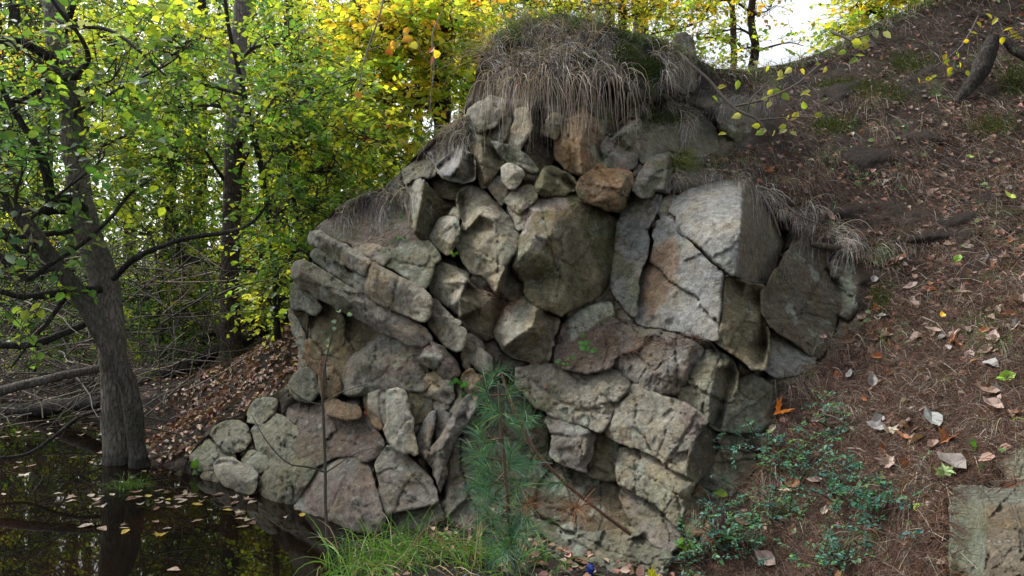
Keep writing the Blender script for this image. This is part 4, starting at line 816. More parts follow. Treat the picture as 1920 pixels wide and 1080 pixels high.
# tufts of dry grass standing on the slope, each a thing
TUFTS = [(1530,330,.2,'beside the dark rock of the crest'),(1400,300,.2,'on the brow above the slab'),(1470,340,.22,'where the slope meets the slab'),(1560,290,.18,'under the twig of yellow leaves'),(1690,330,.2,'among moss in the middle of the upper slope'),(1650,240,.2,'on the dark upper slope'),(1620,190,.2,'near the crest below the yellow bush'),
(1800,215,.18,'just left of the old root'),(1700,440,.24,'in the middle of the slope'),(1660,470,.26,'right of the long fallen grass'),(1560,640,.2,'below the dark right block'),(1490,720,.2,'at the foot of the slab'),(1520,700,.18,'near the orange maple leaf'),(1660,630,.2,'green bladed, right of the bare soil'),(1870,650,.22,'at the right edge, half green'),(1840,610,.18,'beside fallen red leaves at the right edge'),
(1730,900,.24,'hanging over the hollow beside the corner boulder'),(1690,940,.24,'over the earth hollow left of the corner boulder'),(1450,890,.22,'by the foot of the strata'),(1420,930,.2,'below the strata, mixed with needles'),(1480,960,.2,'under the blue green shrub'),(1620,1010,.2,'at the bottom below the blue green shrub'),(1890,520,.2,'at the right edge below the pale leaves'),(1760,720,.18,'between grey dead leaves'),(1850,800,.2,'above the corner boulder'),(1580,760,.2,'under the pale bent stalk'),
(1780,560,.16,'beside small yellow leaf'),(1350,300,.2,'on the earth above the slab'),(1330,960,.16,'beside the reddish stones at the bottom'),(1880,330,.2,'high on the slope at the right edge')]
TUFTC = [((.20, .165, .13), 4), ((.34, .29, .24), 1.6), ((.10, .075, .055), 4), ((.15, .085, .05), 3)]
for k, (px, py, L, wh) in enumerate(TUFTS):
    r = np.random.default_rng(300 + k); n = 72; q = r.normal(0, 1, (n, 2)) * (17, 8) + (px, py); P = surf(q[:, 0], q[:, 1]); nn = surf_n(q[:, 0], q[:, 1])
    g = 'green' in wh or k % 6 == 3
    V, F, C = strands(P, nn * .5 + np.array([0, -.1, .5]) + r.normal(0, .35, (n, 3)), r.uniform(.5, 1.1, n) * L, r.uniform(.002, .004, n), r.uniform(2, 4.5, n), 6, pick(TUFTC + (GREEN if g else []), n, r), r)
    a = Acc(); a.add(V, F, C); o = a.build('grass_tuft', STRAW, loc=P.mean(0)); tag(o, 'drooping %s grass tuft %s' % ('green and dry' if g else 'dry', wh), 'grass tuft', 'grass tufts on the slope')

# green sedge at the foot of the cliff
SEDGE = [(690,1050,'leftmost, at the pond edge'),(740,1040,'between the pond edge and the wedge rock'),(795,1055,'below the cracked pinkish rock'),(850,1045,'left of the young pine'),(900,1060,'under the young pine'),(960,1062,'right below the young pine'),]
for k, (px, py, wh) in enumerate(SEDGE):
    r = np.random.default_rng(400 + k); n = (210, 150, 190, 120, 160, 90)[k]; x0, y0 = W(px, py, 3.15)[:2]; x = x0 + r.normal(0, .085, n); y = y0 + r.normal(.06, .09, n); P = np.stack([x, y, np.full(n, -1.27)], -1)
    V, F, C = strands(P, np.array([0, -.05, 1.0]) + r.normal(0, .38, (n, 3)), r.uniform(.14, .34, n), r.uniform(.004, .009, n), r.uniform(1.2, 3, n), 6, pick([((.09, .2, .04), 4), ((.17, .32, .06), 3), ((.04, .09, .025), 2), ((.36, .31, .18), 1.3), ((.2, .14, .08), .8)], n, r), r, collide=False, tip=.15)
    a = Acc(); a.add(V, F, C); o = a.build('sedge_tuft', GREENB, loc=P.mean(0)); tag(o, 'green sedge tuft with arching blades, %s' % wh, 'sedge', 'sedge tufts at the foot of the cliff')
for px, py, wh in ((240, 915, 'small bright green grass tuft on the shore below the leaning stem'),):
    r = np.random.default_rng(450); n = 90; c = W(px, py, WATER_Z * FPX / (CY - py - 0.0)); P = c + r.normal(0, .04, (n, 3)) * (1, 1, 0)
    V, F, C = strands(P, np.array([0, 0, 1.0]) + r.normal(0, .3, (n, 3)), r.uniform(.08, .16, n), r.uniform(.003, .005, n), r.uniform(1.5, 3, n), 5, pick(GREEN[:3], n, r), r, collide=False)
    a = Acc(); a.add(V, F, C); tag(a.build('grass_tuft', GREENB, loc=c), wh, 'grass tuft')

# ------------------------------------------------------------------ fallen leaves, one by one
def leaf_mesh(kind, seed):
    r = np.random.default_rng(seed)
    if kind == 'maple':
        ang = np.radians([-90, -50, -62, -20, -28, 8, 22, 40, 52, 72, 90, 108, 128, 140, 158, 172, 208, 200, 242, 230]); rad = np.array([.12, .35, .5, .55, .95, .62, 1.0, .6, .72, .66, 1.15, .66, .72, .6, 1.0, .62, .95, .55, .5, .35])
        x = np.cos(ang) * rad * .5; y = np.sin(ang) * rad * .5 + .3
    else:
        t = np.linspace(0, 1, 6); h = np.sin(np.pi * t ** .8) * (.30 if kind == 'ovate' else .19) * (1 + r.normal(0, .08, 6)); x = np.r_[h[:-1], -h[::-1][:-1]]; y = np.r_[t[:-1], t[::-1][:-1]]
        k = ~((x == 0) & False); x, y = x[k], y[k]
    c1, c2 = r.uniform(.5, 1.5), r.normal(0, .9)
    z = c1 * x * x * 2.4 + c2 * (y - .5) ** 2 + r.normal(0, .035, len(x))
    V = np.r_[np.stack([x, y, z], -1), [[0, .45, -.01]]]; n = len(x); F = [(i, (i + 1) % n, n) for i in range(n)]
    me = bpy.data.meshes.new('leaf_' + kind); me.from_pydata([tuple(v) for v in V], [], F); me.update(); me.materials.append(LITTER_O); return me
LM = {k: [leaf_mesh(k, s) for s in range(5)] for k in ('ovate', 'narrow', 'maple')}
def put_leaf(name, kind, P, n, yaw, size, col, label, group=None, i=0, tilt=0.3, r=random):
    o = bpy.data.objects.new(name, LM[kind][i % 5]); COL.objects.link(o)
    nv = Vector(n) + Vector((r.gauss(0, tilt), r.gauss(0, tilt), r.gauss(0, tilt))); q = nv.to_track_quat('Z', 'Y'); q.rotate(Vector(nv)) if False else None
    from mathutils import Quaternion
    o.rotation_mode = 'QUATERNION'; o.rotation_quaternion = q @ Quaternion((0, 0, 1), yaw); o.location = P; o.scale = (size,) * 3; o.color = (*col, 1)
    tag(o, label, 'leaf', group); return o
SPECIAL = [('maple',1473,762,.105,(.62,.19,.02),'bright orange maple leaf lying beside the right edge of the rock'),('narrow',1453,797,.075,(.62,.55,.42),'slender cream leaf just below the orange maple leaf'),('ovate',1770,597,.05,(.65,.38,.03),'yellow orange leaf upright in the middle of the slope'),('ovate',1562,708,.075,(.42,.13,.05),'rust orange leaf curled left of the bare soil'),
('ovate',1900,620,.06,(.45,.12,.03),'red brown leaf at the right edge of the slope'),('ovate',1760,805,.115,(.24,.25,.23),'large grey withered leaf on the needles'),('ovate',1812,885,.12,(.22,.19,.17),'large grey brown leaf above the corner boulder'),('ovate',1670,830,.12,(.12,.11,.08),'large dark crumpled leaf behind the blue green shrub'),('ovate',1772,707,.05,(.28,.42,.05),'small lime green leaf right of the pale leaves'),('ovate',1702,747,.07,(.56,.47,.32),'pale cream leaf in the middle of the lower slope'),
('ovate',1800,480,.075,(.22,.42,.04),'bright green leaf at mid slope'),('narrow',1540,810,.06,(.4,.42,.1),'yellow green leaf under the pale stalk'),('ovate',1715,950,.08,(.3,.45,.06),'lime leaf of the pair left of the corner boulder'),('ovate',1690,955,.06,(.26,.40,.05),'smaller lime leaf of the pair left of the corner boulder'),('maple',1775,900,.08,(.3,.4,.18),'pale green lobed leaf at the edge of the corner boulder'),('ovate',1905,703,.08,(.25,.45,.05),'green leaf at the far right edge of the slope'),
('ovate',1905,785,.06,(.25,.42,.06),'green leaf right of the grey withered leaf'),('ovate',1810,292,.06,(.3,.42,.08),'pale green leaf high on the slope'),('ovate',1480,1055,.12,(.30,.20,.16),'cluster of pinkish brown dead leaf at the bottom edge'),('ovate',1500,1045,.12,(.24,.12,.08),'dark rust dead leaf at the bottom edge'),('ovate',1455,1062,.1,(.34,.25,.22),'pale mauve dead leaf at the bottom edge'),('ovate',1550,632,.045,(.6,.42,.34),'small pale pink leaf at the edge of the dark block'),
('narrow',1905,375,.1,(.30,.36,.05),'yellow green blade at the right edge'),('ovate',1740,690,.06,(.45,.33,.27),'upright pale brown leaf right of the slope centre'),('maple',1235,1072,.08,(.55,.55,.03),'yellow lobed leaf at the bottom edge below the strata'),('ovate',1365,930,.07,(.2,.3,.03),'yellow green leaf beside the strata foot'),('ovate',685,770,.03,(.5,.12,.03),'tiny red leaf on the ledge of the wedge blocks'),('ovate',1020,722,.02,(.4,.2,.1),'tiny brown leaf on the plain middle rock')]
for k, (kd, px, py, sz, c, lb) in enumerate(SPECIAL):
    P = surf(np.array([px]), np.array([py]), .025)[0]; nn = surf_n(np.array([px * 1.0]), np.array([py * 1.0]))[0]
    put_leaf('fallen_leaf', kd, P, nn * .7 + np.array([0, -.5, .1]), random.uniform(0, 6.28), sz, c, lb, i=k, tilt=.12)
LCOL = [((.23,.15,.11),'pale brown'),((.33,.24,.20),'pinkish beige'),((.14,.08,.05),'dark brown'),((.27,.11,.05),'rusty'),((.22,.205,.195),'grey'),((.40,.34,.26),'cream')]
MARKS = [(1473,762,'the orange maple leaf'),(1760,805,'the large grey withered leaf'),(1812,885,'the large grey brown leaf'),(1670,830,'the dark crumpled leaf'),(1772,707,'the small lime leaf'),(1702,747,'the pale cream leaf'),(1800,480,'the bright green leaf at mid slope'),(1715,950,'the lime leaf pair'),(1770,597,'the upright yellow leaf'),(1562,708,'the curled rust leaf'),(1900,620,'the red brown leaf at the edge'),(1905,703,'the green leaf at the edge'),
(1830,150,'the thick old root'),(1610,330,'the bramble sprig'),(1570,395,'the grey green herb'),(1620,90,'the bunch of pale leaves'),(1450,190,'the twig of yellow leaves'),(1380,215,'the dark hollowed rock'),(1600,530,'the dark lichened block'),(1550,464,'the broken stick'),(1570,905,'the widest blue green shrub'),(1480,1050,'the cluster of dead leaves'),(1850,1000,'the corner boulder'),(1330,320,'the slab top grass'),(1905,375,'the yellow green blade'),(1810,292,'the pale green leaf up high'),(1450,930,'the strata foot'),(1740,143,'the yellow sprig'),(1650,45,'the yellow bush on the crest'),(1695,235,'the pale green seedling'),(1700,440,'the mid slope grass tuft')]
PMARKS = [(232,870,'the leaning tree'),(240,915,'the bright green shore tuft'),(445,890,'the pale overhanging boulder'),(570,960,'the small sunken stone'),(375,890,'the broad leaved plant'),(100,730,'the pale grey branch'),(20,860,'the thin bare branch'),(520,930,'the mossy bank rocks'),(100,765,'the far dark log'),(320,880,'the muddy bank')]
USED = set()
def unique(head, px, py, marks):
    for k in range(6):
        s_ = head + ' ' + near(px, py, marks, k)
        if s_ not in USED: break
    USED.add(s_); return s_
def near(px, py, marks, k=0):
    m = sorted(marks, key=lambda t: (t[0] - px) ** 2 + (t[1] - py) ** 2)[k]; dx, dy = px - m[0], py - m[1]
    far_ = 'close ' if math.hypot(dx, dy) < 38 else ''
    return far_ + ('right of ' if abs(dx) > abs(dy) and dx > 0 else 'left of ' if abs(dx) > abs(dy) else 'below ' if dy > 0 else 'above ') + m[2]
def zone(px, py):
    return 'at the right edge of the slope' if px > 1800 and py < 820 else 'on the shaded upper slope' if py < 320 else 'on the needle covered middle slope' if py < 600 else 'on the needle covered lower slope' if py < 880 else 'near the bottom edge of the slope'
r_ = np.random.default_rng(77)
CL = lambda x, y: (.45 + 1.1 * fbm(np.stack([x, y * 1.4, x * 0], -1), .018, 2, 68)).clip(.04, 1)
q = np.concatenate([sample(SLOPE, 75, r_, CL), sample([(1700,420),(1930,480),(1930,680),(1650,640),(1640,540)], 60, r_, CL), sample([(1500,690),(1620,600),(1900,620),(1900,880),(1650,900)], 60, r_, CL)])
q = q[q[:, 0] < 1925]
for k, (px, py) in enumerate(q):
    if px > 1775 and py > 830: continue
    c, cn = LCOL[r_.choice(6, p=[.26, .2, .18, .18, .1, .08])]; P = surf(np.array([px]), np.array([py]), .035)[0]; nn = surf_n(np.array([px]), np.array([py]))[0]; kd = ('ovate', 'ovate', 'narrow', 'maple')[k % 4]
    kn = {'ovate': 'oval', 'narrow': 'narrow', 'maple': 'lobed'}[kd]
    put_leaf('fallen_leaf', kd, P, nn * .8 + np.array([0, -.35, .1]), random.uniform(0, 6.28), (sz_ := r_.uniform(.045, .09)), tuple(np.array(c) * r_.uniform(.8, 1.25)), unique('%s %s %s dead leaf' % ('big' if sz_ > .07 else 'small', cn, kn), px, py, MARKS), 'fallen leaves on the slope', k)
# leaves floating on the pond
r_ = np.random.default_rng(78); spots = []
for (cx_, cy_, sx, sy, n) in ((210, 925, 60, 14, 12), (330, 935, 60, 12, 20), (430, 955, 60, 14, 20), (560, 960, 40, 10, 5), (120, 850, 90, 40, 18), (215, 985, 30, 10, 5), (100, 800, 90, 14, 24), (240, 950, 120, 60, 14)):
    spots += list(zip(r_.normal(cx_, sx, n), r_.normal(cy_, sy, n)))
for k, (px, py) in enumerate(spots):
    if py < 775 or (px > 360 and py < 925) or (px > 480 and py < 955) or px > 620: continue
    P = W(px, py, -WATER_Z * FPX / (py - CY)); P[2] = WATER_Z + .006
    c, cn = [((.30,.21,.14),'tan'),((.40,.33,.26),'pale'),((.17,.09,.06),'brown'),((.42,.3,.05),'yellow')][r_.choice(4, p=[.4, .28, .24, .08])]
    where = 'far side behind the tree' if py < 830 else 'near the bank of the leaning tree' if px < 300 else 'in front of the bank boulders'
    put_leaf('floating_leaf', ('ovate', 'narrow', 'maple')[k % 3], P, (0, 0, 1), random.uniform(0, 6.28), (sz_ := r_.uniform(.045, .085)), c, unique('%s %s %s leaf floating' % ('big' if sz_ > .065 else 'small', cn, ('oval', 'narrow', 'lobed')[k % 3]), px, py, PMARKS), 'leaves floating on the pond', k, tilt=.05).scale.z *= .3

# ------------------------------------------------------------------ trees
def pxpath(pts, n):
    """(px, py, Y, half width in px) -> smooth world path and radii"""
    p = np.array(pts, float); q = poly(np.c_[W(p[:, 0], p[:, 1], p[:, 2]), p[:, 3] / FPX * p[:, 2]], n); return q[:, :3], np.maximum(q[:, 3], .0015)
def limb(name, pts, parent, col, n=24, sides=10, rough=.12, seed=0, mat=None, wob=0.0, label=None):
    P, R = pxpath(pts, n)
    if wob: P = P + wob * np.stack([fbm(P, 3, 3, seed), fbm(P, 3, 3, seed + 1), fbm(P, 3, 3, seed + 2)], -1) * np.minimum(1, np.linspace(0, 4, n))[:, None]
    V, F = tubes(P[None], R[None], sides, rough, seed)
    c = np.array(col) * (1 + .3 * fbm(V, 5, 3, seed + 9))[:, None].clip(.5, 1.6)
    if name == 'trunk' and R[0] > .03:      # moss and a wet mark above the water
        g = (fbm(V, 3, 4, seed + 31) * 1.1 - .15).clip(0, .55)[:, None]; c = c * (1 - g) + np.array([.06, .075, .03]) * g
        c = c * np.where(V[:, 2:] < WATER_Z + .07 + .03 * fbm(V, 12, 2, 3)[:, None], .38, 1.0)
    o = mk(name, V, F, mat or BARK, parent, col=c, smooth=True)
    if label: o['label'] = label
    return P
def sprays(S, Dr, L, k, size, pal, r, rich=False, tilt=.45, droop=.18, leafw=.36, jit=.18):
    """flat leafy twigs: returns leaf soup and twig soup"""
    n = len(S); Dr = nrm(Dr); t = (np.arange(k) + .6) / k
    up = nrm(np.array([0, 0, 1.0]) + r.normal(0, .3, (n, 3))); X = nrm(np.cross(Dr, up))
    P = S[:, None] + Dr[:, None] * (L[:, None] * t)[..., None]; P[..., 2] -= droop * L[:, None] * t ** 2
    P = P + r.normal(0, .03, P.shape) * L[:, None, None]
    sgn = np.where(np.arange(k) % 2 == 0, 1, -1)[None, :, None]
    d = X[:, None] * sgn * .8 + Dr[:, None] * .6 + r.normal(0, .35, P.shape); d[..., 2] -= .15
    N = up[:, None] + r.normal(0, tilt, P.shape)
    base = pick(pal, n, r, .12); c = base[:, None] * (1 + r.normal(0, jit, (n, k, 1))).clip(.5, 1.6)
    sz = size * r.uniform(.45, 1.45, (n, k)) * (1 - .35 * (t > .85))
    lv = leaf_soup(P.reshape(-1, 3), d.reshape(-1, 3), N.reshape(-1, 3), sz.ravel(), c.reshape(-1, 3), rich, leafw)
    m = 3; tt = np.linspace(0, 1, m); Q = S[:, None] + Dr[:, None] * (L[:, None] * tt)[..., None]; Q[..., 2] -= droop * L[:, None] * tt ** 2
    tw = tubes(Q, np.repeat(np.array([[.0035, .0025, .001]]), n, 0) * (.6 + L[:, None]), 3, cap=False)
    return lv, tw
YG = [((.25, .34, .05), 4), ((.37, .42, .06), 3), ((.15, .25, .05), 4), ((.45, .42, .07), 1.5)]
MG = [((.075, .155, .04), 4), ((.14, .21, .035), 3), ((.06, .11, .035), 3), ((.21, .26, .035), 2), ((.13, .17, .10), 1)]
DG_ = [((.06, .125, .035), 4), ((.045, .10, .045), 3), ((.11, .17, .04), 2), ((.13, .18, .13), 1.5)]
GOLD = [((.48, .38, .05), 4), ((.44, .42, .06), 4), ((.44, .26, .05), .9), ((.26, .34, .05), 7)]
BLUE = [((.06, .12, .085), 3), ((.10, .17, .12), 3), ((.16, .22, .17), 2), ((.04, .08, .05), 2)]
SC = lambda pal, f: [((min(.85, c[0] * f), min(.85, c[1] * f), c[2] * f), w) for c, w in pal]
YG, MG, DG_, GOLD, BLUE = SC(YG, 1.5), SC(MG, 1.75), SC(DG_, 1.7), SC(GOLD, 1.45), SC(BLUE, 2.0)
def crown(root, trunkP, blobs, r, bark=(.05, .042, .035), spl=(.25, .55), leaf=.06, k=11, rich=False, limb_r=.02):
    """limbs from the trunk to each leafy region (px, py, Y, rx, ry, rY, sprays, palette), side twigs, and the leaves"""
    lv, tw = Acc(), Acc()
    for (px, py, Y, rx, ry, rY, n, pal) in blobs:
        c = W(px, py, Y); i = np.argmin(((trunkP - c) ** 2).sum(-1) + 2.0 * (trunkP[:, 2] > c[2] + .1)); a = trunkP[max(0, i - 1)]
        mid = (a + c) / 2 + np.array([0, 0, .08]) * np.linalg.norm(c - a) + r.normal(0, .06, 3) * np.linalg.norm(c - a)
        far = c + (c - a) * .35 + r.normal(0, .08, 3)
        Lb = poly([a, mid, c, far], 14); tw.add(*tubes(Lb[None], np.linspace(limb_r, limb_r * .2, 14)[None], 5), bark)
        n = int(n * .82); u = nrm(r.normal(0, 1, (n, 3))) * r.random((n, 1)) ** .45; S = c + u * np.array([rx * Y / FPX, rY, ry * Y / FPX])
        o = Lb[r.integers(3, 14, n)]; mid2 = (o + S) / 2 + r.normal(0, .05, (n, 3)) + np.array([0, 0, .04])
        keep = r.random(n) < .30
        Q = np.stack([o, (o + mid2) / 2 + r.normal(0, .02, (n, 3)), mid2, S], 1)[keep]
        tw.add(*tubes(Q, np.repeat(np.array([[.008, .0065, .005, .003]]) * limb_r / .02, len(Q), 0), 3, cap=False), bark)
        d = nrm(S - o) * .6 + r.normal(0, .6, (n, 3)) * np.array([1, 1, .45]); L = r.uniform(*spl, n)
        l, t = sprays(S, d, L, k, leaf, pal, r, rich); lv.add(*l); tw.add(*t, bark)
    tw.build('branches', TWIG, root, kind='stuff'); o = lv.build('crown', LEAF, root)
    return o

# left tree with its leaning second stem
T1 = thing('beech_tree', tuple(W(232, 868, 5.25)), 'grey barked tree in the pond edge with a leaning second stem and bare crooked branches', 'tree')
G1 = (.235, .21, .175); GD = (.05, .046, .04)
p1 = limb('trunk', [(230,905,5.25,40.5),(226,885,5.25,31.7),(220,840,5.25,25.5),(216,780,5.25,22.9),(214,700,5.25,22.9),(210,640,5.27,24.6),(199,545,5.3,23.8),(184,495,5.33,24.6),(155,400,5.36,22.9),(145,320,5.4,21.1),(130,200,5.45,19.4),(112,100,5.5,18.9),(100,0,5.55,18.0),(90,-110,5.6,15.8)], T1, G1, 80, 24, .13, 1)
p1b = limb('trunk', [(262,885,5.14,20.2),(258,850,5.13,16.0),(254,810,5.1,15.5),(248,760,5.07,16.8),(238,715,5.05,16.8),(215,670,5.02,16.8),(185,615,5.0,16.0),(142,542,4.95,14.3),(105,495,4.9,14.3),(72,450,4.85,13.9),(20,385,4.8,12.6),(-50,335,4.75,10.9)], T1, (.14, .125, .105), 60, 18, .10, 2, label='leaning second stem crossing in front of the main trunk')
BR = [[(158,392,5.2,8),(130,372,5.0,8),(105,376,4.9,8),(93,398,4.85,8),(95,372,4.82,8),(87,320,4.8,8),(72,280,4.78,7),(40,228,4.75,6),(5,165,4.7,5)],[(140,398,5.3,6),(60,398,5.2,5),(-20,395,5.1,4)],[(150,430,5.3,6),(70,440,5.2,5),(-20,452,5.1,4)],
[(118,60,5.4,8),(135,5,5.3,6)],[(25,192,5.0,3),(60,180,5.0,4),(100,155,5.0,5),(140,145,5.02,5),(165,112,5.0,5),(150,70,4.95,4),(122,30,4.9,4),(95,-10,4.9,3)],[(-10,75,5.1,10),(50,85,5.2,9),(112,120,5.4,8)],
[(213,522,5.2,6),(245,492,5.0,6),(290,466,4.85,5),(350,442,4.7,4.5),(430,432,4.55,4),(470,418,4.5,3),(505,380,4.4,2)],[(-10,470,4.7,4),(25,500,4.7,5),(52,524,4.7,6),(90,500,4.7,4),(150,462,4.7,4),(195,420,4.7,4),(245,362,4.7,3),(292,330,4.7,2)],
[(190,542,5.2,7),(130,545,5.05,8),(60,554,4.95,7),(30,552,4.9,6),(-20,540,4.8,6)],[(160,608,5.1,6),(110,625,5.0,7),(50,645,4.9,7),(-20,648,4.8,6)],[(190,770,5.2,3),(150,785,5.1,3.5),(100,822,4.9,3.5),(50,850,4.8,3),(-20,862,4.7,3)],
[(118,45,5.4,5),(200,55,5.2,4),(260,90,5.0,3),(310,140,4.9,2)],[(150,145,5.4,5),(105,150,5.2,5),(75,185,5.0,4),(20,190,4.9,4)],[(120,560,4.95,5),(95,600,4.85,4),(60,640,4.8,3),(20,690,4.75,2)],[(160,290,5.35,4),(200,270,5.2,3),(250,250,5.0,2)],[(70,445,4.85,9),(40,470,4.7,5),(5,425,4.6,4)]]
for k, b in enumerate(BR):
    limb('branch', b, T1, GD, 30, 8, .1, 20 + k, wob=.012)
r = np.random.default_rng(31)
crown(T1, np.concatenate([p1, p1b]), [(60,110,5.0,110,110,.8,62,DG_),(210,150,5.0,110,110,.6,48,MG),(40,330,4.7,90,110,.6,70,DG_),(190,300,4.8,80,90,.5,32,MG),(60,520,4.7,80,60,.5,30,DG_),(330,110,5.2,90,80,.5,50,MG),(-80,200,5,80,200,.8,60,DG_)], r, leaf=.062, k=9, rich=True, limb_r=.014)

# straight trunk in the middle of the bank
T2 = thing('pine_tree', tuple(W(435, 688, 7.5)), 'straight dark reddish trunk on the bank turning pale grey towards the top', 'tree')
P2, R2 = pxpath([(437,700,7.5,40),(435,672,7.5,27),(433,640,7.5,20),(431,560,7.5,17.5),(432,480,7.5,16.5),(435,400,7.5,16),(437,300,7.5,15.5),(440,210,7.5,15.5),(446,100,7.5,15.5),(455,0,7.5,15),(463,-120,7.5,14)], 80)
V, F = tubes(P2[None], R2[None], 18, .13, 5)
w_ = ((to_px(V)[1] - 190) / 90 + .4 * fbm(V, 4, 3, 6)).clip(0, 1)[:, None]; mo = ((to_px(V)[1] - 625) / 40 + .5 * fbm(V, 5, 3, 7)).clip(0, 1)[:, None]
cc = np.array([.28, .25, .22]) * (1 - w_) + np.array([.085, .062, .05]) * w_; cc = cc * (1 - .6 * mo) + np.array([.05, .075, .02]) * .6 * mo
mk('trunk', V, F, BARK, T2, col=cc, smooth=True)
for k, b in enumerate([[(448,318,7.5,5),(470,275,7.4,4.5),(490,250,7.3,4),(505,215,7.2,3)],[(425,345,7.5,4),(395,300,7.3,3),(370,245,7.2,2)],[(450,60,7.5,4),(480,30,7.4,3),(520,10,7.3,2)],[(440,300,7.5,4),(462,245,7.4,3.5),(500,225,7.3,2.5)]]): limb('branch', b, T2, (.05, .04, .035), 18, 6, .1, 60 + k, wob=.01)

# leafy trees and shrubs of the wood: (name, label, trunk path, regions, leaf size, leaves per twig, seed)
def wood_tree(name, label, trunk, blobs, leaf, k, seed, bark=(.05, .043, .036), spl=(.25, .6), rich=False, limb_r=.02, group=None):
    r = np.random.default_rng(seed); t = thing(name, tuple(W(*trunk[0][:3])), label, 'tree', group)
    p = limb('trunk', trunk, t, bark, 30, 9, .1, seed, wob=.02)
    crown(t, p, blobs, r, bark, spl, leaf, k, rich, limb_r)
wood_tree('hornbeam_tree', 'slender green leaved tree in front of the straight trunk', [(520,640,6.6,7),(515,500,6.5,6),(500,380,6.4,6),(470,220,6.3,5),(430,60,6.3,4),(410,-60,6.3,3)],
  [(540,190,6.2,60,70,.6,80,MG),(560,280,6.2,80,80,.6,100,MG),(355,150,6.2,50,80,.5,45,MG),(520,400,6.2,70,60,.5,60,MG),(330,200,6.3,80,70,.5,70,MG),(550,80,6.4,60,60,.6,60,MG),(600,180,6.6,90,80,.5,80,MG)], .062, 10, 41, spl=(.25, .5))
wood_tree('hornbeam_tree', 'thin leaning sapling with dark green leaves beside the left shoulder of the rock', [(590,600,6.7,5),(585,500,6.6,5),(560,420,6.5,4),(545,300,6.5,4),(575,180,6.4,3)],
  [(545,480,6.2,70,60,.4,70,MG),(620,320,6.2,60,60,.4,70,MG),(660,250,6.3,70,70,.4,70,YG),(590,390,6.1,60,45,.4,50,MG),(520,560,6.6,60,50,.4,45,YG)], .06, 10, 42, spl=(.22, .45))
wood_tree('hazel_tree', 'bright yellow green tree glowing behind the left tree', [(300,640,9.5,8),(310,450,9.5,7),(330,250,9.4,6),(340,60,9.4,5)],
  [(340,100,9.2,140,80,.8,300,YG),(270,190,9.2,110,80,.8,240,YG),(210,80,9.6,90,90,.8,160,YG),(330,300,9.2,110,70,.8,180,MG),(430,60,9.6,110,70,.8,120,YG),(250,330,9.4,90,80,.7,130,YG)], .062, 12, 43)
wood_tree('hazel_tree', 'yellow green tree between the straight trunk and the rock', [(600,600,9.8,8),(590,420,9.7,7),(570,220,9.6,6),(560,20,9.6,5)],
  [(560,120,9.3,120,90,.8,260,YG),(620,250,9.2,110,80,.8,240,YG),(560,370,9.2,110,80,.8,200,YG),(500,470,9.4,90,70,.8,150,YG),(640,60,9.6,110,60,.8,160,YG),(660,370,9.2,80,70,.6,120,MG)], .062, 12, 44)
wood_tree('hazel_tree', 'low yellowish bush left of the straight trunk', [(350,650,9.0,6),(345,560,9.0,5),(340,470,9.0,4)],
  [(330,470,8.8,60,80,.8,130,YG),(270,540,8.8,90,60,.6,120,MG),(360,570,8.6,40,50,.6,70,YG),(320,400,8.9,100,60,.7,120,MG)], .06, 11, 45)
wood_tree('hazel_tree', 'sunlit low yellow bush at the foot of the rock shoulder', [(530,620,8.2,5),(525,570,8.2,4),(520,500,8.2,3)],
  [(520,520,8.1,90,60,.6,150,YG),(560,590,8.0,60,40,.4,90,YG),(495,580,8.2,35,40,.5,50,YG)], .055, 10, 46)
wood_tree('chestnut_tree', 'golden leaved tree with large leaves left of the hanging grass', [(818,330,9.0,15),(830,220,9.0,15),(825,120,8.9,14),(815,0,8.9,13),(810,-90,8.9,12)],
  [(760,60,8.5,110,70,.7,200,GOLD),(850,40,8.6,80,60,.6,130,GOLD),(720,170,8.3,70,80,.6,120,YG),(770,200,8.4,80,60,.5,90,GOLD),(700,80,8.6,60,80,.6,100,GOLD),(860,130,8.5,50,70,.5,60,YG)], .085, 9, 47, bark=(.035, .028, .024), rich=True, limb_r=.03)
wood_tree('oak_tree', 'dark leaning trunk among golden leaves behind the rock shoulder', [(850,300,10,12),(810,180,10,12),(775,60,10,11),(745,-60,10,10)],
  [(690,20,9.8,80,60,.6,120,GOLD),(790,120,9.6,90,90,.7,150,YG),(700,260,9.4,80,80,.6,150,YG),(760,300,9.4,60,60,.5,100,YG),(880,60,9.8,80,60,.6,80,GOLD)], .07, 10, 48, bark=(.035, .028, .024))
wood_tree('maple_tree', 'yellow tree peeping over the crown of the outcrop', [(1180,140,11,8),(1170,40,11,7),(1160,-60,11,6)],
  [(1120,10,10.6,100,40,.7,150,GOLD),(1220,15,10.6,90,40,.7,120,GOLD),(1290,50,10.2,60,50,.6,60,YG),(1010,5,10.8,100,30,.7,110,GOLD),(1260,-20,10.6,100,50,.7,90,GOLD)], .07, 10, 49)
wood_tree('aspen_tree', 'slender tree with two bare stems against the white sky', [(1416,190,9.6,9),(1414,100,9.6,8),(1410,40,9.6,7),(1414,-60,9.6,6)],
  [(1350,60,9.4,50,50,.5,34,YG),(1390,90,9.2,45,30,.4,36,YG),(1440,20,9.5,70,30,.5,26,GOLD),(1330,10,9.6,60,40,.5,36,GOLD),(1480,80,9.3,50,20,.4,12,YG),(1390,-30,9.6,110,40,.5,60,GOLD)], .06, 8, 50, bark=(.05, .035, .03), spl=(.2, .4))
wood_tree('aspen_tree', 'reddish pale stem left of the bare tree on the crest', [(1378,190,10,6),(1376,90,10,6),(1372,-60,10,5)], [(1350,-10,9.8,60,40,.4,22,YG),(1320,70,9.8,40,40,.4,26,YG)], .06, 8, 51, bark=(.16, .10, .08))
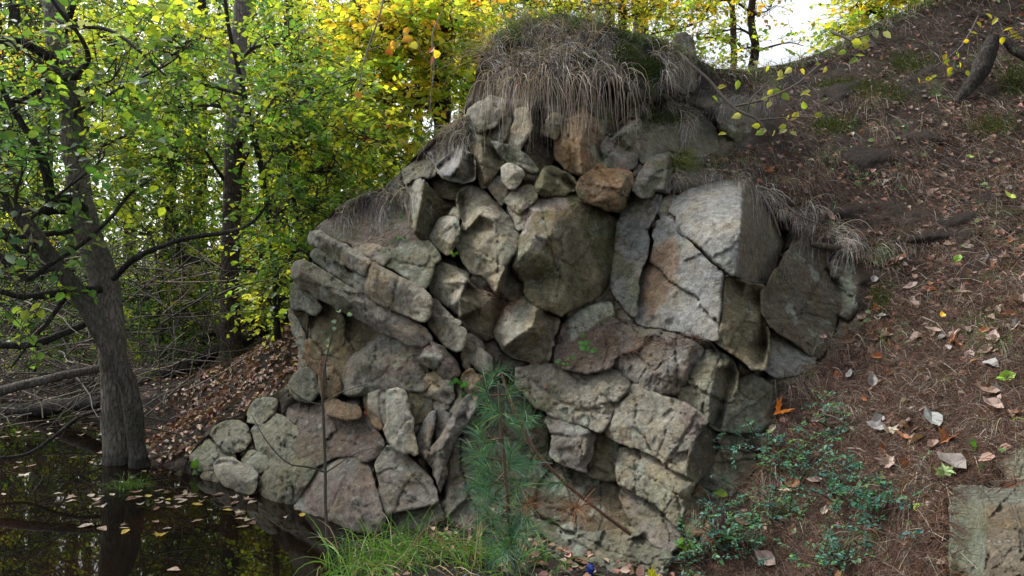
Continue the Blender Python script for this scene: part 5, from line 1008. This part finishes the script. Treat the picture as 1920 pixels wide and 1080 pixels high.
wood_tree('hazel_tree', 'bright yellow bush topping the dark slope at the upper right', [(1660,80,8.0,5),(1650,20,8.0,4),(1640,-50,8.0,4)],
  [(1620,20,7.9,60,35,.4,110,GOLD),(1690,-10,7.9,90,40,.5,170,YG),(1580,65,7.9,40,22,.3,50,YG),(1780,-40,7.8,80,30,.4,90,YG)], .06, 9, 52, spl=(.2, .4))
wood_tree('hazel_tree', 'dim green thicket beyond the pond at the left edge', [(60,700,10,7),(70,600,10,6),(80,480,10,5),(90,350,10,4)],
  [(60,600,9.6,110,60,.8,170,MG),(150,640,9.4,90,50,.7,110,MG),(90,480,9.6,110,70,.8,170,MG),(40,380,9.8,100,70,.8,160,YG),(60,240,10,110,80,.8,150,BLUE),(60,90,10,110,90,.8,150,GOLD)], .06, 11, 53)
wood_tree('hazel_tree', 'dim green thicket between the left tree and the log', [(300,700,8.4,5),(300,620,8.4,4),(295,520,8.4,4)],
  [(300,620,8.3,70,45,.5,100,MG),(350,660,8.0,60,35,.4,70,DG_),(385,560,8.6,30,50,.5,40,MG),(260,560,8.5,60,60,.5,80,MG),(270,430,8.6,70,70,.5,90,MG)], .055, 10, 54)
# more trees deeper in the wood
r = np.random.default_rng(91)
WN = ['far pale green tree seen through gaps at the left edge','far blue green tree behind the left tree','far yellow tree behind the glowing bush','far green tree just left of the straight trunk','far yellow tree right of the straight trunk','far green tree above the low bush','far golden tree left of the outcrop','far pale tree above the rock shoulder','far golden tree behind the mane of grass']
for k, (px, pal) in enumerate(zip((20, 130, 240, 370, 500, 600, 720, 830, 950), (BLUE, BLUE, YG, BLUE, YG, MG, GOLD, BLUE, GOLD))):
    Y = 14 + 3 * (k % 3); bl = [(px + r.normal(0, 60), y, Y + r.normal(0, .6), 110, 80, 1.2, 150, pal if r.random() < .6 else (YG if k % 2 else MG)) for y in (-20, 90, 190, 290, 390, 480, 560)]
    if k >= 6: bl = [b for b in bl if b[1] < 400]
    wood_tree('far_tree', WN[k], [(px, 620, Y, 12 + 5 * (k % 2)), (px + 5, 300, Y, 11), (px + 8, -60, Y, 9)], bl, .11, 9, 700 + k, bark=(.07, .05, .045), spl=(.4, .9), limb_r=.04)
def far_wood():
    r = np.random.default_rng(95); n = 5200; az = r.uniform(-1.15, .24, n); d = r.uniform(21, 34, n); x = np.sin(az) * d; y = np.cos(az) * d; z = r.uniform(-.6, 14, n) ** 1.0
    lump = fbm(np.stack([x, y, z], -1), .35, 3, 4); k = lump > -.35; S = np.stack([x, y, z], -1)[k]; n = len(S)
    lv, tw = sprays(S, r.normal(0, 1, (n, 3)) * (1, 1, .4), r.uniform(.8, 1.6, n), 9, .22, BLUE + [((.5, .6, .08), 3), ((.7, .62, .08), 1.5), ((.25, .42, .1), 3)], r)
    a = Acc(); a.add(*lv); a.build('far_wood', LEAF, kind='stuff')
    b = Acc()
    for k in range(46):
        t = r.uniform(-1.0, .2); dd = r.uniform(15, 30); x, y = math.sin(t) * dd, math.cos(t) * dd; P = poly([(x, y, -.9), (x + r.normal(0, .3), y, 5), (x + r.normal(0, .5), y, 14)], 8)
        b.add(*tubes(P[None], np.linspace(.16, .09, 8)[None] * r.uniform(.6, 1.2), 7), (.09, .065, .055))
    b.build('far_wood_trunks', BARK, kind='stuff')
far_wood()

# fallen logs and poles
def log(label, pts, col, n=24, seed=0, name='fallen_log', cat='log', sides=12):
    P, R = pxpath(pts, n); V, F = tubes(P[None], R[None], sides, .12, seed); i0 = len(V); V = np.concatenate([V, P[:1]]); F = np.concatenate([F, [[(j + 1) % sides, j, i0] for j in range(sides)]])
    o = mk(name, V, F, BARK, col=np.array(col) * (1 + .3 * fbm(V, 6, 3, seed))[:, None].clip(.5, 1.6), smooth=True, loc=P[n // 2]); tag(o, label, cat); return o
log('dark fallen log sloping down behind the straight trunk', [(545,585,7.9,13),(480,625,7.8,13),(400,662,7.75,13),(320,698,7.6,12),(258,722,7.5,12)], (.05, .042, .036), seed=1)
log('thinner dark log lying along the shore left of the straight trunk', [(560,600,8.4,8),(470,600,8.6,8),(380,640,8.4,8)], (.05, .04, .034), seed=2)
log('pale broken stem leaning through the thicket left of the straight trunk', [(230,594,8.8,6),(290,592,8.7,7),(340,592,8.6,7),(380,606,8.4,8),(418,622,8.3,9)], (.26, .22, .18), seed=3)
log('pale grey branch lying over the water left of the tree', [(190,690,5.7,8),(130,702,5.6,8),(60,718,5.5,9),(-20,738,5.4,9)], (.19, .17, .15), seed=4)
log('dark log half under leaves at the far edge of the pond', [(200,752,6.6,12),(110,762,7.0,14),(40,770,7.3,14),(-40,775,7.6,13)], (.035, .03, .027), seed=5)
log('dark horizontal branch low behind the straight trunk', [(330,480,8.6,6),(420,500,8.4,7),(500,508,8.3,7),(548,518,8.2,6)], (.035, .03, .027), seed=6)
log('short broken stick wedged on the slope beside the slab', [(1520,458,4.62,5),(1548,462,4.6,6),(1575,466,4.6,5)], (.16, .11, .08), n=8, seed=7, name='broken_stick', cat='stick')
log('thick old root curving down the dark slope at the upper right', [(1862,70,6.0,10),(1850,105,5.95,16),(1835,140,5.9,15),(1810,172,5.85,10),(1792,195,5.82,5)], (.06, .05, .042), n=20, seed=8, name='tree_root', cat='root')
log('second old root entering at the right edge above the slope', [(1885,75,5.95,6),(1905,95,5.9,9),(1945,110,5.8,12)], (.06, .05, .042), n=12, seed=9, name='tree_root', cat='root')
log('splintered reddish stub standing on the left ledge', [(607,752,4.62,4),(606,715,4.62,7),(604,690,4.62,7),(607,668,4.62,2)], (.33, .2, .13), n=12, seed=10, name='broken_stub', cat='stub')
# dead twig thicket by the pond, one mass of thin dead sticks
r = np.random.default_rng(97); b = Acc(); n = 620
S = W(r.uniform(-60, 420, n), r.uniform(480, 800, n), r.uniform(5.5, 9, n)); S[:, 2] = np.maximum(S[:, 2], -1.35); d = nrm(r.normal(0, 1, (n, 3)) * (1, .5, .55)); L = r.uniform(.3, 1.3, n)
Q = S[:, None] + d[:, None] * (L[:, None] * np.linspace(0, 1, 6))[..., None] + np.cumsum(r.normal(0, .018, (n, 6, 3)), 1)
b.add(*tubes(Q, np.linspace(1, .3, 6)[None] * r.uniform(.003, .009, (n, 1)), 4, cap=False), pick([((.10, .085, .07), 3), ((.05, .042, .036), 3), ((.2, .17, .14), 1)], n, r).repeat(24, 0))
b.build('dead_branches', TWIG, kind='stuff')

# ------------------------------------------------------------------ young pine, saplings, shrubs, small plants
def pine():
    r = np.random.default_rng(111); root = thing('young_pine', tuple(W(1180, 1000, 3.25)), 'young pine with blue green needles leaning across the foot of the rock', 'young pine')
    st = limb('stem', [(1182,1002,3.25,3.2),(1120,955,3.2,3.4),(1070,915,3.15,3.4),(1032,878,3.12,3.2),(1000,840,3.1,3),(975,790,3.1,3.5),(955,745,3.12,3),(940,700,3.14,2)], root, (.14, .075, .055), 40, 7, .1, 5, mat=TWIG)
    st2 = limb('stem', [(965,1075,3.05,5),(958,1010,3.05,4.5),(952,940,3.05,4),(945,860,3.06,3.5),(938,780,3.08,3),(935,715,3.12,2)], root, (.09, .06, .045), 40, 7, .1, 6, mat=TWIG)
    tips = [(935,690),(915,715),(955,730),(985,760),(905,755),(930,770),(965,790),(990,800),(900,810),(925,830),(880,845),(895,860),(960,840),(940,880),(905,890),(885,905),(950,920),(975,905),(925,935),(900,945),(955,955),(985,975),(930,985),(960,1000),(1000,940),(1030,905),(1060,950),(1010,990),(985,1020),(950,1030),(915,915),(1000,870),(1090,950),(970,870),(915,1005),(940,1040),(970,1045),(925,1050),(955,985),(905,960),(985,945)]
    a = Acc(); tw = Acc()
    for k, (px, py) in enumerate(tips):
        Y = 3.0 + r.normal(0, .07); t = W(px, py, Y); pool = np.concatenate([st, st2]); o = pool[np.argmin(((pool - t) ** 2).sum(-1) + .05 * r.random(len(pool)) + .2 * (pool[:, 2] > t[2] + .02))]
        b = poly([o, (o + t) / 2 + r.normal(0, .02, 3) + [0, 0, -.02], t], 10); tw.add(*tubes(b[None], np.linspace(.004, .002, 10)[None], 4), (.12, .075, .05))
        brown = (px > 990 and 850 < py < 960 and k % 2 == 0); n = int(r.uniform(18, 85)); f = r.uniform(.45, 1.0, n); i = (f * 9).astype(int); base = b[i]; ax = nrm(b[np.minimum(i + 1, 9)] - b[np.maximum(i - 1, 0)])
        d = ax * .75 + nrm(r.normal(0, 1, (n, 3))) * .75 + np.array([0, 0, .15])
        pal = [((.26, .12, .06), 2), ((.34, .2, .1), 1)] if brown else [((.045, .15, .085), 4), ((.06, .19, .09), 3), ((.14, .27, .07), 2), ((.04, .11, .09), 2)]
        a.add(*strands(base, d, r.uniform(.065, .125, n), np.full(n, .0018), np.full(n, .5), 3, pick(pal, n, r), r, collide=False, tip=.5, wav=.05))
    tw.build('branches', TWIG, root, kind='stuff'); a.build('needles', NEEDLE, root, kind='stuff')
pine()
def thin_sapling(label, pts, twigs, leaves, col, lc, seed, name='sapling', sz=.028):
    r = np.random.default_rng(seed); root = thing(name, tuple(W(*pts[0][:3])), label, 'sapling'); limb('stem', pts, root, col, 30, 6, .08, seed, mat=TWIG)
    for k, t in enumerate(twigs): limb('twig', t, root, col, 14, 4, .05, seed + k, mat=TWIG, wob=.006)
    for k, (px, py, Y) in enumerate(leaves):
        a = Acc(); d = r.normal(0, 1, (1, 3)) * (1, .4, .5); a.add(*leaf_soup(W(px, py, Y)[None], d, np.array([[0, -.8, .5]]) + r.normal(0, .3, (1, 3)), np.array([sz * r.uniform(.8, 1.2)]), np.array([lc]) * r.uniform(.8, 1.2), True)); a.build('leaf', LEAF, root)
thin_sapling('thin upright sapling with a few tiny leaves before the left foot of the rock', [(614,1010,3.55,3.2),(610,940,3.56,3.2),(610,880,3.57,3),(607,800,3.58,2.8),(605,740,3.6,2.4),(608,690,3.6,2),(620,640,3.6,1.4),(636,590,3.6,1)],
  [[(611,886,3.57,2),(580,875,3.5,2),(540,868,3.45,1.5),(500,830,3.4,1),(470,780,3.4,.7)],[(605,760,3.6,1.6),(570,750,3.55,1.4),(545,730,3.5,1)],[(612,886,3.57,1.2),(660,855,3.5,1),(700,840,3.5,.6)],[(605,755,3.6,1.2),(640,735,3.6,.9),(690,720,3.6,.6)]],
  [(638,586,3.6),(650,589,3.6),(632,604,3.6),(628,612,3.6),(615,642,3.6),(618,646,3.6),(616,660,3.6),(640,580,3.6)], (.07, .062, .045), (.22, .36, .26), 121)
def small_plant(name, label, px, py, n, spread, size, lc, seed, cat='plant', stalk=.04):
    r = np.random.default_rng(seed); c = surf(np.array([px * 1.0]), np.array([py * 1.0]))[0]; root = thing(name, tuple(c), label, cat); q = r.normal(0, .5, (n, 2)) * spread + (px, py)
    for k, (x, y) in enumerate(q):
        p = W(x, y, DF(x, y) - r.uniform(.3, 1) * stalk - .01); b = poly([c, (c + p) / 2 + r.normal(0, .004, 3), p], 5); V, F = tubes(b[None], np.full((1, 5), .0013), 3, cap=False); mk('stalk', V, F, TWIG, root, col=np.tile([[.1, .12, .05]], (len(V), 1)))
        a = Acc(); a.add(*leaf_soup(p[None], r.normal(0, 1, (1, 3)) * (1, .3, .6), np.array([[0, -.9, .45]]) + r.normal(0, .35, (1, 3)), np.array([size * r.uniform(.7, 1.2)]), np.array([lc]) * r.uniform(.75, 1.25), True, .42)); a.build('leaf', LEAF, root)
small_plant('rock_plant', 'small bright green herb growing from the middle of the rock', 1100, 648, 9, (16, 18), .034, (.12, .32, .07), 131)
small_plant('rock_plant', 'tiny green herb lower left of the bright herb on the rock', 1062, 678, 6, (16, 10), .028, (.13, .32, .08), 132)
small_plant('fern', 'small fern sprig left of the young pine', 858, 722, 9, (18, 10), .03, (.07, .26, .04), 133)
small_plant('rock_plant', 'tiny green sprout in the dark gap under the pale block', 852, 478, 6, (12, 6), .028, (.2, .36, .03), 134)
small_plant('creeper', 'blue green creeper beside the dark left block', 745, 375, 14, (14, 40), .03, (.045, .12, .06), 135)
small_plant('creeper', 'blue green sprig on the earth ledge', 745, 447, 7, (18, 6), .03, (.10, .2, .16), 136)
small_plant('rock_plant', 'green broad leaf by the pond left of the boulders', 370, 885, 4, (6, 18), .055, (.08, .2, .03), 137)
small_plant('herb', 'green seedling on the upper slope', 1770, 180, 6, (14, 10), .04, (.08, .2, .04), 138)
small_plant('herb', 'green bramble sprig at mid slope', 1610, 330, 16, (26, 24), .03, (.06, .17, .06), 139)
small_plant('herb', 'grey green herb left of the long fallen grass', 1570, 395, 14, (30, 20), .026, (.07, .15, .08), 140)
small_plant('herb', 'green seedling near the grey withered leaf', 1830, 835, 6, (14, 10), .035, (.09, .25, .04), 141)
small_plant('herb', 'bright green leaves at the bottom edge under the strata', 1290, 1030, 5, (14, 14), .05, (.25, .42, .03), 142)
small_plant('herb', 'pale green seedling beside the tuft on the upper slope', 1695, 235, 7, (24, 12), .035, (.08, .17, .05), 143)
SH = [(1420,830,70,30,'nearest the strata'),(1500,860,70,34,'left end of the main clump'),(1570,905,80,50,'middle of the main clump, widest'),(1640,955,70,50,'right end of the main clump'),(1450,950,60,40,'below the strata foot'),(1340,975,40,50,'among the reddish stones'),(1300,1040,70,30,'at the bottom edge under the stones'),(1560,1040,70,30,'at the bottom edge of the slope'),(1545,770,24,60,'thin upright sprig behind the maple leaf'),(1400,1010,60,40,'between the bottom leaves')]
for k, (px, py, rx, ry, wh) in enumerate(SH):
    r = np.random.default_rng(500 + k); c = surf(np.array([px * 1.0]), np.array([py + ry * .6]))[0]; root = thing('low_shrub', tuple(c), 'low blue green shrub with tiny leaves, %s' % wh, 'shrub', 'blue green shrubs at the slope foot')
    n = int(8 + rx * ry / 120); q = r.normal(0, .5, (n, 2)) * (rx, ry) + (px, py); S = W(q[:, 0], q[:, 1], DF(q[:, 0], q[:, 1]) - r.uniform(.03, .16, n))
    l, t = sprays(S, r.normal(0, 1, (n, 3)) * (1, .6, .5) + (0, 0, .3), r.uniform(.06, .14, n), 12, .02, [((.07, .21, .17), 4), ((.10, .27, .21), 3), ((.12, .26, .14), 2)], r, False, .5, .1, .3)
    a = Acc(); a.add(*l); b = Acc(); b.add(*t, (.06, .045, .035)); Q = np.stack([np.repeat(c[None], n, 0), (c + S) / 2 + r.normal(0, .012, (n, 3)), S], 1); b.add(*tubes(Q, np.repeat([[.003, .0025, .0018]], n, 0), 3, cap=False), (.06, .045, .035))
    b.build('twigs', TWIG, root); a.build('foliage', LEAF, root)
# twigs with separate yellow green leaves hanging before the slope
def leafy_twig(label, stems, leaves, lc, seed, size=.062, Y=4.6, name='leafy_twig', col=(.11, .09, .075)):
    r = np.random.default_rng(seed); root = thing(name, tuple(W(stems[0][0][0], stems[0][0][1], stems[0][0][2])), label, 'twig')
    for k, s in enumerate(stems): limb('twig', s, root, col, 24, 5, .06, seed + k, mat=TWIG, wob=.012)
    for k, (px, py) in enumerate(leaves):
        a = Acc(); c = np.array(lc[r.integers(len(lc))]) * r.uniform(.75, 1.2); a.add(*leaf_soup(W(px, py, Y + r.normal(0, .06))[None], r.normal(0, 1, (1, 3)) * (1, .4, .6) - [0, 0, .4], np.array([[r.normal(0, .5), -1, .5 + r.normal(0, .5)]]), np.array([size * r.uniform(.75, 1.15)]), c[None], True, .33)); a.build('leaf', LEAF, root)
YL = [(.34, .38, .05), (.24, .36, .06), (.46, .42, .06), (.42, .44, .18)]
leafy_twig('arching twig with single yellow green leaves before the dark rocks of the crest', [[(1285,112,4.9,3),(1330,150,4.8,3),(1375,200,4.7,3),(1420,225,4.62,2.5),(1445,258,4.6,1.5)],[(1375,200,4.7,2),(1430,190,4.65,1.8),(1490,160,4.6,1.5),(1530,125,4.6,1)],[(1420,225,4.62,1.6),(1470,222,4.6,1.3),(1530,216,4.6,.9)],[(1400,215,4.65,1.5),(1410,180,4.6,1.2),(1450,140,4.6,.8)]],
  [(1345,165),(1335,180),(1405,195),(1390,215),(1362,250),(1432,248),(1462,250),(1475,235),(1480,247),(1497,210),(1510,205),(1520,170),(1485,128),(1470,140),(1455,150),(1467,175),(1440,185),(1448,172),(1480,215),(1525,218),(1528,122),(1550,125),(1465,130),(1434,240),(1446,190),(1438,178),(1426,236),(1454,246),(1412,115),(1440,122),(1500,130),(1400,130),(1385,150),(1505,175)], YL, 151)
leafy_twig('short twig with a bunch of large pale leaves under the crest of the slope', [[(1560,60,5.2,3),(1590,75,5.1,2.5),(1620,90,5.0,1.5)],[(1590,75,5.1,1.6),(1625,65,5.0,1.2),(1645,55,5.0,.8)]], [(1615,75),(1603,92),(1630,82),(1640,56),(1622,105),(1608,108),(1628,66),(1596,78),(1588,96),(1655,60)], YL + [(.30, .34, .2)], 152, .075, 5.0)
leafy_twig('yellow sprig of narrow leaves high on the dark slope', [[(1835,30,5.4,2),(1815,70,5.4,1.8),(1790,100,5.4,1.4),(1755,125,5.4,1)],[(1800,90,5.4,1.2),(1775,140,5.4,1),(1715,145,5.4,.6)]], [(1790,95),(1780,110),(1785,125),(1740,143),(1720,146),(1786,136),(1800,128),(1830,40),(1818,60),(1806,78),(1770,118),(1756,140),(1735,148),(1812,132),(1775,100)], [(.42, .4, .03), (.5, .4, .03), (.32, .38, .04)], 153, .06, 5.4)
leafy_twig('yellow leaves hanging in from the top right corner', [[(1960,40,5.0,2),(1915,55,5.0,1.5),(1880,65,5.0,1)]], [(1910,60),(1895,62),(1880,68),(1900,52),(1918,70),(1860,36),(1872,34)], [(.42, .4, .03), (.5, .4, .03)], 154, .06, 5.0)
leafy_twig('pale bare twig with reddish chestnut leaves in front of the golden tree', [[(722,-20,6.2,1.8),(712,30,6.2,1.8),(690,95,6.2,1.8),(676,152,6.2,1.6),(700,190,6.2,1.3),(730,225,6.2,.9)],[(676,152,6.2,1.2),(655,200,6.2,.9),(650,240,6.2,.6)],[(690,95,6.2,1.2),(735,80,6.2,.9),(760,60,6.2,.6)],[(830,20,6.3,1.3),(812,70,6.3,1.4),(815,130,6.3,1.4),(806,215,6.3,1)],[(815,130,6.3,1),(790,100,6.3,.7),(780,70,6.3,.5)]], [(735,75),(745,78),(662,215),(648,238),(655,250),(760,62),(775,72),(784,84),(668,170),(730,228),(742,236),(722,240),(765,50),(720,95),(728,85),(805,100),(815,102),(822,108),(690,255),(700,262),(715,268),(745,262),(735,258)], [(.55, .3, .05), (.5, .4, .05), (.5, .15, .06), (.35, .36, .08)], 155, .10, 6.2, col=(.22, .19, .16))
leafy_twig('bare bent stalks reaching over the slab top', [[(1420,350,4.6,2),(1450,360,4.5,2),(1475,385,4.45,1.8),(1500,405,4.4,1.5),(1545,425,4.4,1)],[(1430,365,4.5,1.6),(1450,400,4.45,1.6),(1465,440,4.4,1.2)],[(1540,775,3.3,1.8),(1580,790,3.25,1.6),(1620,830,3.2,1.4),(1645,870,3.15,1)]], [], YL, 156)
# crumpled blue wrapper
r = np.random.default_rng(160); th, ph = np.meshgrid(np.linspace(0, 2 * np.pi, 12)[:-1], np.linspace(.15, np.pi - .15, 8)); U = np.stack([np.sin(ph) * np.cos(th) * .017, np.sin(ph) * np.sin(th) * .012, np.cos(ph) * .02], -1).reshape(-1, 3)
U = U * (1 + r.normal(0, .28, (len(U), 1))); i = np.arange(88).reshape(8, 11); a, b, c, d = i[:-1], np.roll(i, -1, 1)[:-1], np.roll(i, -1, 1)[1:], i[1:]
mw, tw_, bw, ow = nodes('blue_foil'); bw.inputs['Base Color'].default_value = (.01, .03, .2, 1); bw.inputs['Roughness'].default_value = .3
o = mk('crumpled_wrapper', U + W(1108, 1068, 2.98), np.concatenate([np.stack([a, b, c], -1).reshape(-1, 3), np.stack([a, c, d], -1).reshape(-1, 3)]), mw, loc=W(1108, 1068, 2.98)); tag(o, 'small crumpled shiny blue wrapper at the bottom edge', 'wrapper')
